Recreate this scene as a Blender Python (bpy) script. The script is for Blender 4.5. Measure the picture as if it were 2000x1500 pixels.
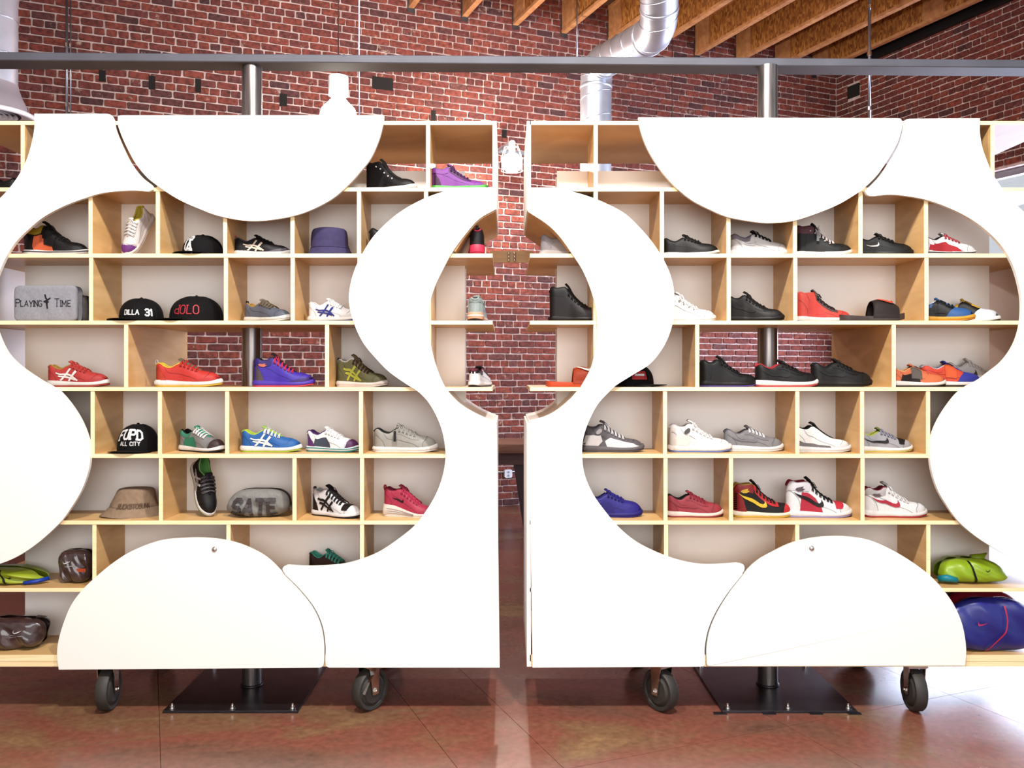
import bpy, bmesh, math, random
import numpy as np
from mathutils import Vector, Matrix
from mathutils.geometry import delaunay_2d_cdt
random.seed(7)
R = random.Random(11)
PI = math.pi
for o in list(bpy.data.objects): bpy.data.objects.remove(o)
sc = bpy.context.scene
COL = sc.collection

# ------------------------------------------------------------------ camera
F, CX, CY, DC, ZC = 1700.0, 990.0, 728.0, 4.08, 1.6
cam = bpy.data.cameras.new('camera'); cam.sensor_width = 36; cam.lens = 36*F/2000
cam.shift_x = (1000-CX)/2000; cam.shift_y = -(750-CY)/2000
cam.clip_start = .05; cam.clip_end = 100
camo = bpy.data.objects.new('camera', cam); COL.objects.link(camo)
camo.location = (0, -DC, ZC); camo.rotation_euler = (PI/2, 0, 0)
sc.camera = camo
# ------------------------------------------------------------------ world, lights, exposure
sc.view_settings.view_transform = 'Standard'
try: sc.view_settings.look = 'None'
except Exception: pass
sc.view_settings.gamma = 1; sc.view_settings.use_curve_mapping = False
sc.view_settings.exposure = 0.0
sc.cycles.use_denoising = True
sc.cycles.max_bounces = 7; sc.cycles.diffuse_bounces = 4; sc.cycles.glossy_bounces = 4
sc.cycles.transparent_max_bounces = 8; sc.cycles.sample_clamp_indirect = 6
sc.cycles.caustics_reflective = False; sc.cycles.caustics_refractive = False
w = bpy.data.worlds.new('sky'); sc.world = w; w.use_nodes = True
bg = w.node_tree.nodes['Background']; bg.inputs[0].default_value = (.86, .92, 1, 1); bg.inputs[1].default_value = .75
def area(name, loc, aim, sx, sy, power, col=(1, 1, 1), spread=PI):
    l = bpy.data.lights.new(name, 'AREA'); l.shape = 'RECTANGLE'; l.size = sx; l.size_y = sy
    l.energy = power; l.color = col; l.spread = spread
    o = bpy.data.objects.new(name, l); COL.objects.link(o); o.location = loc
    o.rotation_euler = (Vector(aim)-Vector(loc)).to_track_quat('-Z', 'Y').to_euler()
    return o
area('storefront_daylight', (.8, -8.5, 2.6), (.2, 0, 1.7), 7, 3.4, 350, (1, .985, .97))
area('ceiling_track_light_left', (-.9, -2.3, 4.35), (-.7, .1, 1.4), .22, .22, 140, (1, .96, .90))
area('ceiling_track_light_right', (.75, -2.2, 4.35), (1.1, .1, 1.3), .22, .22, 175, (1, .96, .90))
_wc = Vector((4.72+.3809*3.7, 8.36-.9246*3.7, 2.0)); _wo = Vector((.9246, .3809, 0))
area('window_daylight', _wc+_wo*.45, _wc-_wo, 6.4, 4.0, 980, (.70, .77, 1.0))
area('rear_room_fill', (-.8, 2.6, 5.3), (1.6, 7.8, 3.4), 3.0, 1.6, 95, (1, .93, .90))

# ------------------------------------------------------------------ helpers
def sg(c):  # sRGB 0-255 -> linear
    return tuple(((v/255)/12.92 if v/255 <= .04045 else ((v/255+.055)/1.055)**2.4) for v in c)
MATS = {}
def mat(c, rough=.6, metal=0, name=None, var=0, scale=40, coat=0, bump=0, sheen=0):
    k = (tuple(c), rough, metal, var, scale, coat, bump)
    if k in MATS: return MATS[k]
    m = bpy.data.materials.new(name or 'surface'); m.use_nodes = True
    nt = m.node_tree; b = nt.nodes['Principled BSDF']
    col = sg(c)
    b.inputs['Base Color'].default_value = (*col, 1)
    b.inputs['Roughness'].default_value = rough; b.inputs['Metallic'].default_value = metal
    b.inputs['Coat Weight'].default_value = coat
    if var or bump:
        tc = nt.nodes.new('ShaderNodeTexCoord'); n = nt.nodes.new('ShaderNodeTexNoise')
        n.inputs['Scale'].default_value = scale; n.inputs['Detail'].default_value = 4
        nt.links.new(tc.outputs['Object'], n.inputs['Vector'])
        if var:
            r = nt.nodes.new('ShaderNodeValToRGB')
            r.color_ramp.elements[0].position = .3; r.color_ramp.elements[1].position = .7
            r.color_ramp.elements[0].color = (*[x*(1-var) for x in col], 1)
            r.color_ramp.elements[1].color = (*[min(1, x*(1+var)) for x in col], 1)
            nt.links.new(n.outputs[0], r.inputs[0]); nt.links.new(r.outputs[0], b.inputs['Base Color'])
        if bump:
            bp = nt.nodes.new('ShaderNodeBump'); bp.inputs['Strength'].default_value = bump; bp.inputs['Distance'].default_value = .004
            nt.links.new(n.outputs[0], bp.inputs['Height']); nt.links.new(bp.outputs[0], b.inputs['Normal'])
    MATS[k] = m
    return m
def nodes(name):
    m = bpy.data.materials.new(name); m.use_nodes = True
    nt = m.node_tree; b = nt.nodes['Principled BSDF']
    return m, nt, b, nt.nodes.new, nt.links.new
def ramp(nt, stops):
    r = nt.nodes.new('ShaderNodeValToRGB'); e = r.color_ramp.elements
    e[0].position = stops[0][0]; e[0].color = (*sg(stops[0][1]), 1)
    e[1].position = stops[-1][0]; e[1].color = (*sg(stops[-1][1]), 1)
    for p, c in stops[1:-1]:
        q = e.new(p); q.color = (*sg(c), 1)
    return r
def wood(name, c1, c2, rough=.45, stretch=(1.2, 14, 14), sc_=3):
    m, nt, b, N, L = nodes(name)
    tc = N('ShaderNodeTexCoord'); mp = N('ShaderNodeMapping'); mp.inputs['Scale'].default_value = stretch
    oi = N('ShaderNodeObjectInfo'); ad = N('ShaderNodeVectorMath'); ad.operation = 'ADD'
    mu = N('ShaderNodeMath'); mu.operation = 'MULTIPLY'; mu.inputs[1].default_value = 17
    L(oi.outputs['Random'], mu.inputs[0]); L(tc.outputs['Object'], ad.inputs[0]); L(mu.outputs[0], ad.inputs[1])
    L(ad.outputs[0], mp.inputs[0])
    n = N('ShaderNodeTexNoise'); n.inputs['Scale'].default_value = sc_; n.inputs['Detail'].default_value = 6; n.inputs['Distortion'].default_value = .6
    L(mp.outputs[0], n.inputs['Vector'])
    r = ramp(nt, [(.3, c1), (.72, c2)]); L(n.outputs[0], r.inputs[0]); L(r.outputs[0], b.inputs['Base Color'])
    b.inputs['Roughness'].default_value = rough
    return m
def link(name, me, parent=None, loc=None, rot=None):
    o = bpy.data.objects.new(name, me); COL.objects.link(o)
    if parent is not None: o.parent = parent
    if loc is not None: o.location = loc
    if rot is not None: o.rotation_euler = rot
    return o
def tomesh(name, bm, mats, smooth=False):
    me = bpy.data.meshes.new(name)
    bmesh.ops.recalc_face_normals(bm, faces=bm.faces)
    bm.to_mesh(me); bm.free()
    for m in (mats if isinstance(mats, (list, tuple)) else [mats]): me.materials.append(m)
    if smooth:
        me.polygons.foreach_set('use_smooth', [True]*len(me.polygons))
    return me
def obj(name, bm, mats, parent=None, smooth=False, loc=None, rot=None):
    o = link(name, tomesh(name, bm, mats, smooth), parent, loc, rot)
    if smooth == 'auto': autosmooth(o)
    return o
def autosmooth(o, ang=35):
    me = o.data
    me.polygons.foreach_set('use_smooth', [True]*len(me.polygons))
    bm = bmesh.new(); bm.from_mesh(me)
    a = math.radians(ang)
    for e in bm.edges:
        e.smooth = not (len(e.link_faces) != 2 or e.calc_face_angle(0) > a)
    bm.to_mesh(me); bm.free()
def thing(name, label, cat, loc=(0, 0, 0), rot=(0, 0, 0), group=None):
    o = bpy.data.objects.new(name, None); COL.objects.link(o); o.empty_display_size = .05
    o.location = loc; o.rotation_euler = rot
    return tag(o, label, cat, group)
def tag(o, label=None, cat=None, group=None, kind=None):
    if label: o['label'] = label
    if cat: o['category'] = cat
    if group: o['group'] = group
    if kind: o['kind'] = kind
    return o
def box(bm, x0, x1, y0, y1, z0, z1, bev=0, mi=0, fmi=None):
    vs = [bm.verts.new(p) for p in ((x0,y0,z0),(x1,y0,z0),(x1,y1,z0),(x0,y1,z0),(x0,y0,z1),(x1,y0,z1),(x1,y1,z1),(x0,y1,z1))]
    fs = [bm.faces.new([vs[i] for i in q]) for q in ((0,3,2,1),(4,5,6,7),(0,1,5,4),(2,3,7,6),(1,2,6,5),(3,0,4,7))]
    for f in fs: f.material_index = mi
    if fmi is not None: fs[2].material_index = fmi; fs[3].material_index = fmi
    if bev:
        es = list({e for f in fs for e in f.edges})
        bmesh.ops.bevel(bm, geom=es, offset=bev, segments=1, affect='EDGES', profile=.5)
    return vs
def tube(bm, pts, r, n=10, closed=False, cap=True, mi=0, smooth=False):
    pts = [Vector(p) for p in pts]; rings = []
    rr = r if isinstance(r, (list, tuple)) else [r]*len(pts)
    up = None
    for i, p in enumerate(pts):
        if closed: t = pts[(i+1) % len(pts)]-pts[i-1]
        else: t = pts[min(i+1, len(pts)-1)]-pts[max(i-1, 0)]
        t = t.normalized() if t.length > 1e-9 else Vector((0, 0, 1))
        if up is None:
            up = Vector((0, 0, 1)) if abs(t.z) < .9 else Vector((1, 0, 0))
        a = (up-t*up.dot(t))
        a = a.normalized() if a.length > 1e-6 else t.orthogonal().normalized()
        up = a; b = t.cross(a)
        rings.append([bm.verts.new(p+(a*math.cos(2*PI*k/n)+b*math.sin(2*PI*k/n))*rr[i]) for k in range(n)])
    m = len(rings)
    for i in range(m if closed else m-1):
        A, B = rings[i], rings[(i+1) % m]
        for k in range(n):
            f = bm.faces.new((A[k], A[(k+1) % n], B[(k+1) % n], B[k])); f.material_index = mi; f.smooth = smooth
    if cap and not closed:
        for q in (rings[0], rings[-1]):
            try: bm.faces.new(q).material_index = mi
            except Exception: pass
def lathe(bm, prof, n=32, c=(0, 0, 0), cap=True, mi=0, sx=1, sy=1):
    rings = [[bm.verts.new((c[0]+r*math.cos(2*PI*k/n)*sx, c[1]+r*math.sin(2*PI*k/n)*sy, c[2]+z)) for k in range(n)] for r, z in prof]
    for A, B in zip(rings, rings[1:]):
        for k in range(n):
            bm.faces.new((A[k], A[(k+1) % n], B[(k+1) % n], B[k])).material_index = mi
    if cap:
        for q in (rings[0], rings[-1]): bm.faces.new(q).material_index = mi
def W(px, py, d):  # photo pixel + depth in front of the lens -> world
    return Vector(((px-CX)/F*d, d-DC, ZC-(py-CY)/F*d))
def PX(p):
    d = p[1]+DC
    return CX+p[0]/d*F, CY-(p[2]-ZC)/d*F
def XS(px, d=DC): return (px-CX)/F*d
def ZS(py, d=DC): return ZC-(py-CY)/F*d
def hermite(x, xs, ys):
    xs = np.asarray(xs, float); ys = np.asarray(ys, float); x = np.asarray(x, float)
    m = np.gradient(ys, xs); i = np.clip(np.searchsorted(xs, x)-1, 0, len(xs)-2)
    h = xs[i+1]-xs[i]; t = np.clip((x-xs[i])/h, 0, 1)
    return ((2*t**3-3*t**2+1)*ys[i]+(t**3-2*t**2+t)*h*m[i]+(-2*t**3+3*t**2)*ys[i+1]+(t**3-t**2)*h*m[i+1])
def catmull(pts, n=6):
    if len(pts) < 3: return [tuple(p) for p in pts]
    P = [np.array(p, float) for p in pts]; P = [2*P[0]-P[1]]+P+[2*P[-1]-P[-2]]; out = []
    for i in range(1, len(P)-2):
        for k in range(n):
            t = k/n; a, b, c, d = P[i-1:i+3]
            out.append(tuple(.5*((2*b)+(-a+c)*t+(2*a-5*b+4*c-d)*t*t+(-a+3*b-3*c+d)*t**3)))
    out.append(tuple(P[-2])); return out

# ------------------------------------------------------------------ materials of the setting
def brick_mat():
    m, nt, b, N, L = nodes('fired_brick')
    oi = N('ShaderNodeObjectInfo'); ge = N('ShaderNodeNewGeometry'); ad = N('ShaderNodeMath'); ad.operation = 'ADD'
    fr = N('ShaderNodeMath'); fr.operation = 'FRACT'
    L(oi.outputs['Random'], ad.inputs[0]); L(ge.outputs['Random Per Island'], ad.inputs[1]); L(ad.outputs[0], fr.inputs[0])
    r = ramp(nt, [(0, (100, 46, 42)), (.25, (128, 60, 50)), (.5, (140, 66, 50)), (.75, (120, 54, 48)), (.9, (110, 60, 56)), (1, (82, 46, 48))])
    L(fr.outputs[0], r.inputs[0])
    n = N('ShaderNodeTexNoise'); n.inputs['Scale'].default_value = 26; n.inputs['Detail'].default_value = 6
    r2 = ramp(nt, [(.35, (150, 150, 150)), (.62, (255, 255, 255))]); L(ge.outputs['Position'], n.inputs['Vector']); L(n.outputs[0], r2.inputs[0])
    mx = N('ShaderNodeMix'); mx.data_type = 'RGBA'; mx.blend_type = 'MULTIPLY'; mx.inputs[0].default_value = .8
    L(r.outputs[0], mx.inputs[6]); L(r2.outputs[0], mx.inputs[7])
    n2 = N('ShaderNodeTexNoise'); n2.inputs['Scale'].default_value = 9; n2.inputs['Detail'].default_value = 8; n2.inputs['Roughness'].default_value = .75
    L(ge.outputs['Position'], n2.inputs['Vector'])
    r3 = N('ShaderNodeValToRGB'); r3.color_ramp.elements[0].position = .60; r3.color_ramp.elements[1].position = .70
    L(n2.outputs[0], r3.inputs[0])
    m2 = N('ShaderNodeMix'); m2.data_type = 'RGBA'; L(r3.outputs[0], m2.inputs[0]); L(mx.outputs[2], m2.inputs[6])
    m2.inputs[7].default_value = (*sg((178, 152, 134)), 1)
    L(m2.outputs[2], b.inputs['Base Color']); b.inputs['Roughness'].default_value = .85
    return m
BRICK = brick_mat()
MORTAR = mat((204, 180, 174), .95, name='lime_mortar', var=.22, scale=18, bump=.6)
PLY = wood('birch_ply_face', (188, 145, 90), (214, 175, 120), .42, (1.5, 1.5, 7), 2.2)
PLYE = wood('birch_ply_edge', (232, 205, 150), (250, 232, 188), .5, (1.5, 2, 60), 3)
WHITE = mat((240, 238, 231), .32, name='white_lacquer', coat=.2)
BACK = mat((246, 241, 235), .5, name='white_melamine', var=.03, scale=3)
STEELD = mat((58, 54, 58), .35, .85, name='dark_mill_steel', var=.25, scale=9)
PIPE = wood('steel_pipe', (92, 84, 84), (150, 142, 138), .28, (30, 30, 1.2), 2)
PIPE.node_tree.nodes['Principled BSDF'].inputs['Metallic'].default_value = .9
GALV = mat((206, 212, 224), .42, .85, name='galvanised_sheet', var=.12, scale=6)
SEAM = mat((225, 230, 238), .3, 1, name='galvanised_seam')
CHROME = mat((215, 212, 208), .15, 1, name='chrome')
RUBBER = mat((44, 40, 36), .6, name='black_rubber', var=.2, scale=20)
EMT = mat((176, 184, 194), .3, .9, name='conduit_metal')
DARK = mat((22, 15, 13), .9, name='pocket_shade')  # near-black colour painting the shade inside the wall pockets
BLACKP = mat((14, 13, 15), .6, name='black_paint')
def osb_mat():
    m, nt, b, N, L = nodes('osb_web')
    tc = N('ShaderNodeTexCoord'); mp = N('ShaderNodeMapping'); mp.inputs['Scale'].default_value = (26, 26, 12); mp.inputs['Rotation'].default_value = (.2, .5, .3)
    L(tc.outputs['Object'], mp.inputs[0]); v = N('ShaderNodeTexVoronoi'); v.inputs['Scale'].default_value = 1.6
    L(mp.outputs[0], v.inputs['Vector']); s = N('ShaderNodeSeparateColor'); L(v.outputs['Color'], s.inputs[0])
    r = ramp(nt, [(0, (118, 66, 26)), (.5, (160, 98, 42)), (1, (196, 134, 66))]); L(s.outputs[0], r.inputs[0])
    L(r.outputs[0], b.inputs['Base Color']); b.inputs['Roughness'].default_value = .7
    return m
OSB = osb_mat()
FLANGE = wood('lumber_flange', (168, 108, 66), (206, 148, 98), .6, (2, 2, 2), 6)
def floor_mat():
    m, nt, b, N, L = nodes('stained_concrete')
    ge = N('ShaderNodeNewGeometry')
    mp = N('ShaderNodeMapping'); mp.inputs['Scale'].default_value = (.8, 1.5, 1); mp.inputs['Rotation'].default_value = (0, 0, -.35)
    L(ge.outputs['Position'], mp.inputs[0])
    n = N('ShaderNodeTexNoise'); n.inputs['Scale'].default_value = 1.3; n.inputs['Detail'].default_value = 8; n.inputs['Roughness'].default_value = .62; n.inputs['Distortion'].default_value = .7
    L(mp.outputs[0], n.inputs['Vector'])
    r = ramp(nt, [(.28, (84, 58, 48)), (.40, (116, 78, 62)), (.50, (130, 76, 62)), (.60, (124, 90, 66)), (.75, (160, 128, 88))])
    L(n.outputs[0], r.inputs[0])
    n2 = N('ShaderNodeTexNoise'); n2.inputs['Scale'].default_value = 30; n2.inputs['Detail'].default_value = 6
    L(ge.outputs['Position'], n2.inputs['Vector']); r2 = ramp(nt, [(.3, (205, 205, 205)), (.7, (255, 255, 255))]); L(n2.outputs[0], r2.inputs[0])
    mx = N('ShaderNodeMix'); mx.data_type = 'RGBA'; mx.blend_type = 'MULTIPLY'; mx.inputs[0].default_value = .8
    L(r.outputs[0], mx.inputs[6]); L(r2.outputs[0], mx.inputs[7]); L(mx.outputs[2], b.inputs['Base Color'])
    n3 = N('ShaderNodeTexNoise'); n3.inputs['Scale'].default_value = 3; n3.inputs['Detail'].default_value = 5; L(ge.outputs['Position'], n3.inputs['Vector'])
    mr = N('ShaderNodeMapRange'); mr.inputs[3].default_value = .14; mr.inputs[4].default_value = .36; L(n3.outputs[0], mr.inputs[0])
    L(mr.outputs[0], b.inputs['Roughness']); b.inputs['Specular IOR Level'].default_value = .62
    bp = N('ShaderNodeBump'); bp.inputs['Strength'].default_value = .12; bp.inputs['Distance'].default_value = .01
    L(n3.outputs[0], bp.inputs['Height']); L(bp.outputs[0], b.inputs['Normal'])
    return m
FLOOR = floor_mat()

# ------------------------------------------------------------------ building frame (room is turned against the shelves)
TA = math.atan(.412); ca, sa = math.cos(TA), math.sin(TA)
U = Vector((ca, sa, 0)); NV = Vector((sa, -ca, 0))          # along the back wall / out of it
O = Vector((0, 10.5-DC, 0))
CORN = 4.72/ca                                             # u of the corner
def B(u, n, z): return O+U*u+NV*n+Vector((0, 0, z))
def uv_of(p):
    q = Vector(p)-O; q.z = 0
    return q.dot(U), q.dot(NV)
ROTB = (0, 0, TA)
# floor: base + saw-cut slabs
fl = link('floor', None) if False else None
bm = bmesh.new(); box(bm, -9, 6, -.2, 13, -.12, -.012)
def bbox_local(bm, M):
    for v in bm.verts: v.co = M @ v.co
MB = Matrix(((U.x, NV.x, 0, O.x), (U.y, NV.y, 0, O.y), (0, 0, 1, 0), (0, 0, 0, 1)))
bbox_local(bm, MB)
floor = obj('floor', bm, mat((60, 38, 34), .8, name='joint_filler')); tag(floor, kind='structure')
ucut = sorted([-9]+[uv_of((x, 0, 0))[0]+.0 for x in (-4.1, -2.85, -1.63, -.43, .0, 1.21, 2.3, 3.5, 4.7)]+[6])
ncut = [-.2, 2.1, 4.3, 6.55, 8.3, 10.4, 13]
for i in range(len(ucut)-1):
    for j in range(len(ncut)-1):
        g = .0012
        bm = bmesh.new()
        box(bm, ucut[i]+g, ucut[i+1]-g, ncut[j]+g, ncut[j+1]-g, -.013, 0)
        bbox_local(bm, MB); s = obj('concrete_slab', bm, FLOOR, floor)

# brick meshes
def brick_mesh(length, h, seed):
    r = random.Random(seed); bm = bmesh.new(); l, hh, c = length/2, h/2, .008
    out = [(-l+c, -hh), (0, -hh), (l-c, -hh), (l, -hh+c), (l, hh-c), (l-c, hh), (0, hh), (-l+c, hh), (-l, hh-c), (-l, -hh+c)]
    out = [(x+r.uniform(-.0035, .0035), z+r.uniform(-.003, .003)) for x, z in out]
    bk = [bm.verts.new((x, 0, z)) for x, z in out]
    mid = [bm.verts.new((x, .010+r.uniform(0, .002), z)) for x, z in out]
    fr = [bm.verts.new((x*.965, .015+r.uniform(0, .002), z*.90)) for x, z in out]
    n = len(out)
    for A, Bq in ((bk, mid), (mid, fr)):
        for k in range(n): bm.faces.new((A[k], A[(k+1) % n], Bq[(k+1) % n], Bq[k]))
    bm.faces.new(fr)
    return tomesh('brick', bm, BRICK)
CH = .0795
STR = [brick_mesh(.204, .0655, i) for i in range(7)]
HDR = [brick_mesh(.097, .0655, 40+i) for i in range(5)]
def brick_wall(name, axis, origin, nrm, a0, a1, z0, z1, hole, in_view, nmax, pockets=()):
    """axis direction, bricks laid from a0 to a1; returns wall object with brick parts"""
    bm = bmesh.new()
    M = Matrix(((axis.x, nrm.x, 0, origin.x), (axis.y, nrm.y, 0, origin.y), (0, 0, 1, 0), (0, 0, 0, 1)))
    hs = [h for h in hole]
    if not hs: box(bm, a0, a1, -.25, 0, z0, z1)
    else:
        (h0, h1, hz0, hz1) = hs[0]
        for q in ((a0, h0, z0, z1), (h1, a1, z0, z1), (h0, h1, hz1, z1), (h0, h1, z0, hz0)):
            if q[1]-q[0] > .01 and q[3]-q[2] > .01: box(bm, q[0], q[1], -.25, 0, q[2], q[3])
    bbox_local(bm, M); wall = obj(name, bm, MORTAR); tag(wall, kind='structure')
    cand = []; r = random.Random(len(name)+3)
    nz = int((z1-z0)/CH)
    for j in range(nz):
        z = z0+(j+.5)*CH; hd = (j % 6 == 3)
        pos = a0; k = 0
        while pos < a1-.06:
            short = hd or (k == 0 and j % 2) or a1-pos < .20
            step = .1095*r.uniform(.97, 1.04) if short else .2175*r.uniform(.975, 1.03)
            q = pos+step*.5; pos += step; k += 1
            if any(h[0]-.1 < q < h[1]+.1 and h[2]-.04 < z < h[3]+.04 for h in hs): continue
            if any(p[2] > .1 and abs(q-p[0]) < p[2]/2 and abs(z-p[1]) < p[3]/2+CH*.1 for p in pockets): continue
            me = r.choice(HDR if short else STR)
            p = M @ Vector((q, 0, z)); px = PX(p)
            cand.append((in_view(px), p.y, q, z, me, p))
    vis = sorted([c for c in cand if c[0]], key=lambda c: c[1])
    ang = math.atan2(axis.y, axis.x)
    flip = nrm.cross(Vector((0, 0, 1))).dot(axis)
    for c in vis[:nmax]:
        o = link('brick', c[4], wall); o.location = c[5]
        o.matrix_basis = Matrix.Translation(c[5]+nrm*r.uniform(-.004, .002)) @ Matrix(((axis.x, nrm.x, 0), (axis.y, nrm.y, 0), (0, 0, 1))).to_4x4() @ Matrix.Rotation(r.uniform(-.008, .008), 4, 'Y')
    rest = vis[nmax:]+[c for c in cand if not c[0]]
    V = []; Fa = []
    geo = {}
    for c in rest:
        me = c[4]
        if me.name not in geo:
            geo[me.name] = ([tuple(v.co) for v in me.vertices], [tuple(p.vertices) for p in me.polygons])
        vs, fs = geo[me.name]; k = len(V)
        for v in vs: V.append(M @ Vector((c[2]+v[0], v[1]-.001, c[3]+v[2])))
        for f in fs: Fa.append(tuple(i+k for i in f))
    if V:
        me = bpy.data.meshes.new('brickwork'); me.from_pydata(V, [], Fa); me.materials.append(BRICK)
        o = link('brickwork', me, wall); tag(o, kind='stuff')
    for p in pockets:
        bm = bmesh.new(); box(bm, p[0]-p[2]/2, p[0]+p[2]/2, .0, .0185, p[1]-p[3]/2, p[1]+p[3]/2); bbox_local(bm, M)  # flat dark block on the brick face, painted shade of an empty pocket
        obj('joist_pocket_shade', bm, DARK, wall)
    return wall
def back_view(q):
    x, y = q
    if not (-15 < x < 1650): return False
    return y < 236 and y > -12 or (905 < x < 1095 and y < 985) or (365 < x < 640 and 640 < y < 760) or (1360 < x < 1625 and 640 < y < 760)
def pocket_at(px, py, wpx, hpx):
    rr = (px-CX)/F; d = 10.5/(1-.412*rr); p = W(px, py, d); u, n = uv_of(p)
    return (u, p.z, wpx/F*d/ca, hpx/F*d)
POCK = [pocket_at(747, 164, 38, 24), pocket_at(200, 149, 11, 22), pocket_at(297, 162, 11, 26), pocket_at(387, 168, 10, 26), pocket_at(553, 196, 13, 24), pocket_at(984, 262, 9, 16), pocket_at(846, 228, 8, 24)]
WZ = 6.4
wall_back = brick_wall('wall_back', U, O, NV, -6.6, CORN, 0, WZ, [], back_view, 300, POCK)
OR_ = B(CORN, 0, 0)
def rw_pocket(px, py, wpx, hpx):
    rr = (px-CX)/F; t = (rr*12.445-4.72)/(.412+rr); d = 12.445-t
    return (t*math.hypot(1, .412), ZC-(py-CY)/F*d, wpx/F*d*2.0, hpx/F*d)
wall_right = brick_wall('wall_right', NV, OR_, -U, 0, 8.6, 0, WZ, [(.75, 6.6, .02, 3.95)], lambda q: 1600 < q[0] < 2030 and q[1] > -20 and q[1] < 250, 300, [rw_pocket(1668, 178, 15, 24)])
# big storefront window in the right wall, sunk into its opening
MR = Matrix(((NV.x, -U.x, 0, OR_.x), (NV.y, -U.y, 0, OR_.y), (0, 0, 1, 0), (0, 0, 0, 1)))
FRAME = mat((150, 152, 160), .4, .6, name='window_aluminium')
bm = bmesh.new()
for a in (.75, 2.2, 3.65, 5.1, 6.52): box(bm, a, a+.08, -.18, -.08, .02, 3.95)
for z in (.02, 2.35, 3.87): box(bm, .75, 6.6, -.17, -.09, z, z+.08)
bbox_local(bm, MR); win = obj('window_1', bm, FRAME); tag(win, kind='structure')
gl, nt, b, N, L = nodes('window_glass')
tr = N('ShaderNodeBsdfTransparent'); gs = N('ShaderNodeBsdfGlossy'); gs.inputs['Roughness'].default_value = .02; mx = N('ShaderNodeMixShader'); mx.inputs[0].default_value = .06
L(tr.outputs[0], mx.inputs[1]); L(gs.outputs[0], mx.inputs[2]); L(mx.outputs[0], nt.nodes['Material Output'].inputs[0])
for a in (.83, 2.28, 3.73, 5.18):
    for z0, z1 in ((.1, 2.35), (2.43, 3.87)):
        bm = bmesh.new(); box(bm, a, a+1.37, -.134, -.128, z0, z1); bbox_local(bm, MR); obj('pane', bm, gl, win)
# daylight outside: pale overcast screen of sky is the world itself
# ceiling deck + I-joists
DECK = wood('roof_deck', (70, 42, 26), (104, 66, 40), .8, (1, 8, 1), 3)
bm = bmesh.new(); box(bm, -7, CORN+.2, -.25, 8.6, 6.24, 6.30); bbox_local(bm, MB)
ceil = obj('ceiling', bm, DECK); tag(ceil, kind='structure')
JZ = 5.80
jl = 8.0
def joist_parts():
    bw = bmesh.new(); box(bw, -.006, .006, 0.02, jl, JZ+.035, JZ+.40)
    bf = bmesh.new(); box(bf, -.034, .034, 0.02, jl, JZ, JZ+.036)
    bt = bmesh.new(); box(bt, -.034, .034, 0.02, jl, JZ+.40, JZ+.436)
    return tomesh('joist', bw, OSB), tomesh('flange', bf, FLANGE), tomesh('flange', bt, FLANGE)
jm = joist_parts()
bs = bmesh.new(); box(bs, -.026, .026, 0, .30, JZ+.036, JZ+.40); stiff = tomesh('stiffener', bs, FLANGE)
bh = bmesh.new(); box(bh, -.042, .042, 0.0, .02, JZ-.05, JZ+.2); box(bh, -.042, -.036, 0.0, .06, JZ-.005, JZ+.2); hang = tomesh('joist_hanger', bh, mat((90, 90, 96), .4, .8, name='hanger_steel'))
for k in range(11):
    u = (-1.11+.603*k)/ca
    if u > CORN-.1: break
    j = link('joist', jm[0], ceil); j.matrix_basis = Matrix.Translation(B(u, 0, 0)) @ Matrix.Rotation(TA+PI, 4, 'Z')
    # rotated 180 deg about z so local +y runs out of the wall
    for nm, me, yy in (('flange', jm[1], 0), ('flange', jm[2], 0), ('stiffener', stiff, .02), ('stiffener', stiff, 1.9+.15*(k % 3)), ('joist_hanger', hang, 0)):
        link(nm, me, j, (0, yy, 0))
bm = bmesh.new(); box(bm, .15, 8.5, 0.018, .09, JZ+.03, JZ+.42); bbox_local(bm, MR); tr1 = obj('trim_1', bm, BLACKP); tag(tr1, kind='structure')
# left and front closure of the room (out of the frame): plain plaster left wall
bm = bmesh.new(); box(bm, -7.0, -6.6, -.2, 9.5, 0, 6.3); bbox_local(bm, MB); wl = obj('wall_left', bm, mat((205, 196, 190), .8, name='plaster')); tag(wl, kind='structure')

# ------------------------------------------------------------------ header beam and steel posts
bm = bmesh.new(); box(bm, -3.2, 3.3, 0, .135, 3.161, 3.202, .004)
beam = obj('steel_beam', bm, mat((74, 74, 84), .62, .15, name='painted_beam', var=.15, scale=5), loc=(0, .318, 0), rot=(0, 0, .0206)); autosmooth(beam)
tag(beam, 'long dark flat steel header beam running across on the two posts', 'beam')
def post(x, label, px_front, shims):
    t = thing('steel_post', label, 'post', (x, .36, 0))
    bm = bmesh.new(); lathe(bm, [(.05, .012), (.05, 3.161)], 40); p = obj('pipe', bm, PIPE, t, 'auto')
    bm = bmesh.new(); tube(bm, [(.052*math.cos(a*PI/20), .052*math.sin(a*PI/20), .014+.002*math.sin(a*3)) for a in range(40)], .006, 6, closed=True); obj('weld', bm, STEELD, t, True)
    bm = bmesh.new(); box(bm, -.318, .318, -.352, .3, 0, .012, .0015); obj('base_plate', bm, STEELD, t)
    for bx in (-.285, 0, .285):
        for by in (-.318, .268):
            if bx == 0 and by > 0: continue
            bm = bmesh.new(); lathe(bm, [(.017, .012), (.017, .015), (.011, .015), (.011, .026), (.006, .026), (.006, .036)], 6 if False else 12, (bx, by, 0)); obj('bolt', bm, CHROME, t, 'auto')
    if shims:
        for bx in (-.33, -.1, .12, .3):
            bm = bmesh.new(); box(bm, bx-.03, bx+.03, -.37, -.345, 0, .005); obj('shim', bm, STEELD, t)
    return t
post(-1.3, 'round steel post on a bolted floor plate behind the left shelving unit', 325, False)
post(1.33, 'round steel post on a bolted floor plate behind the right shelving unit', 1410, True)

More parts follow.
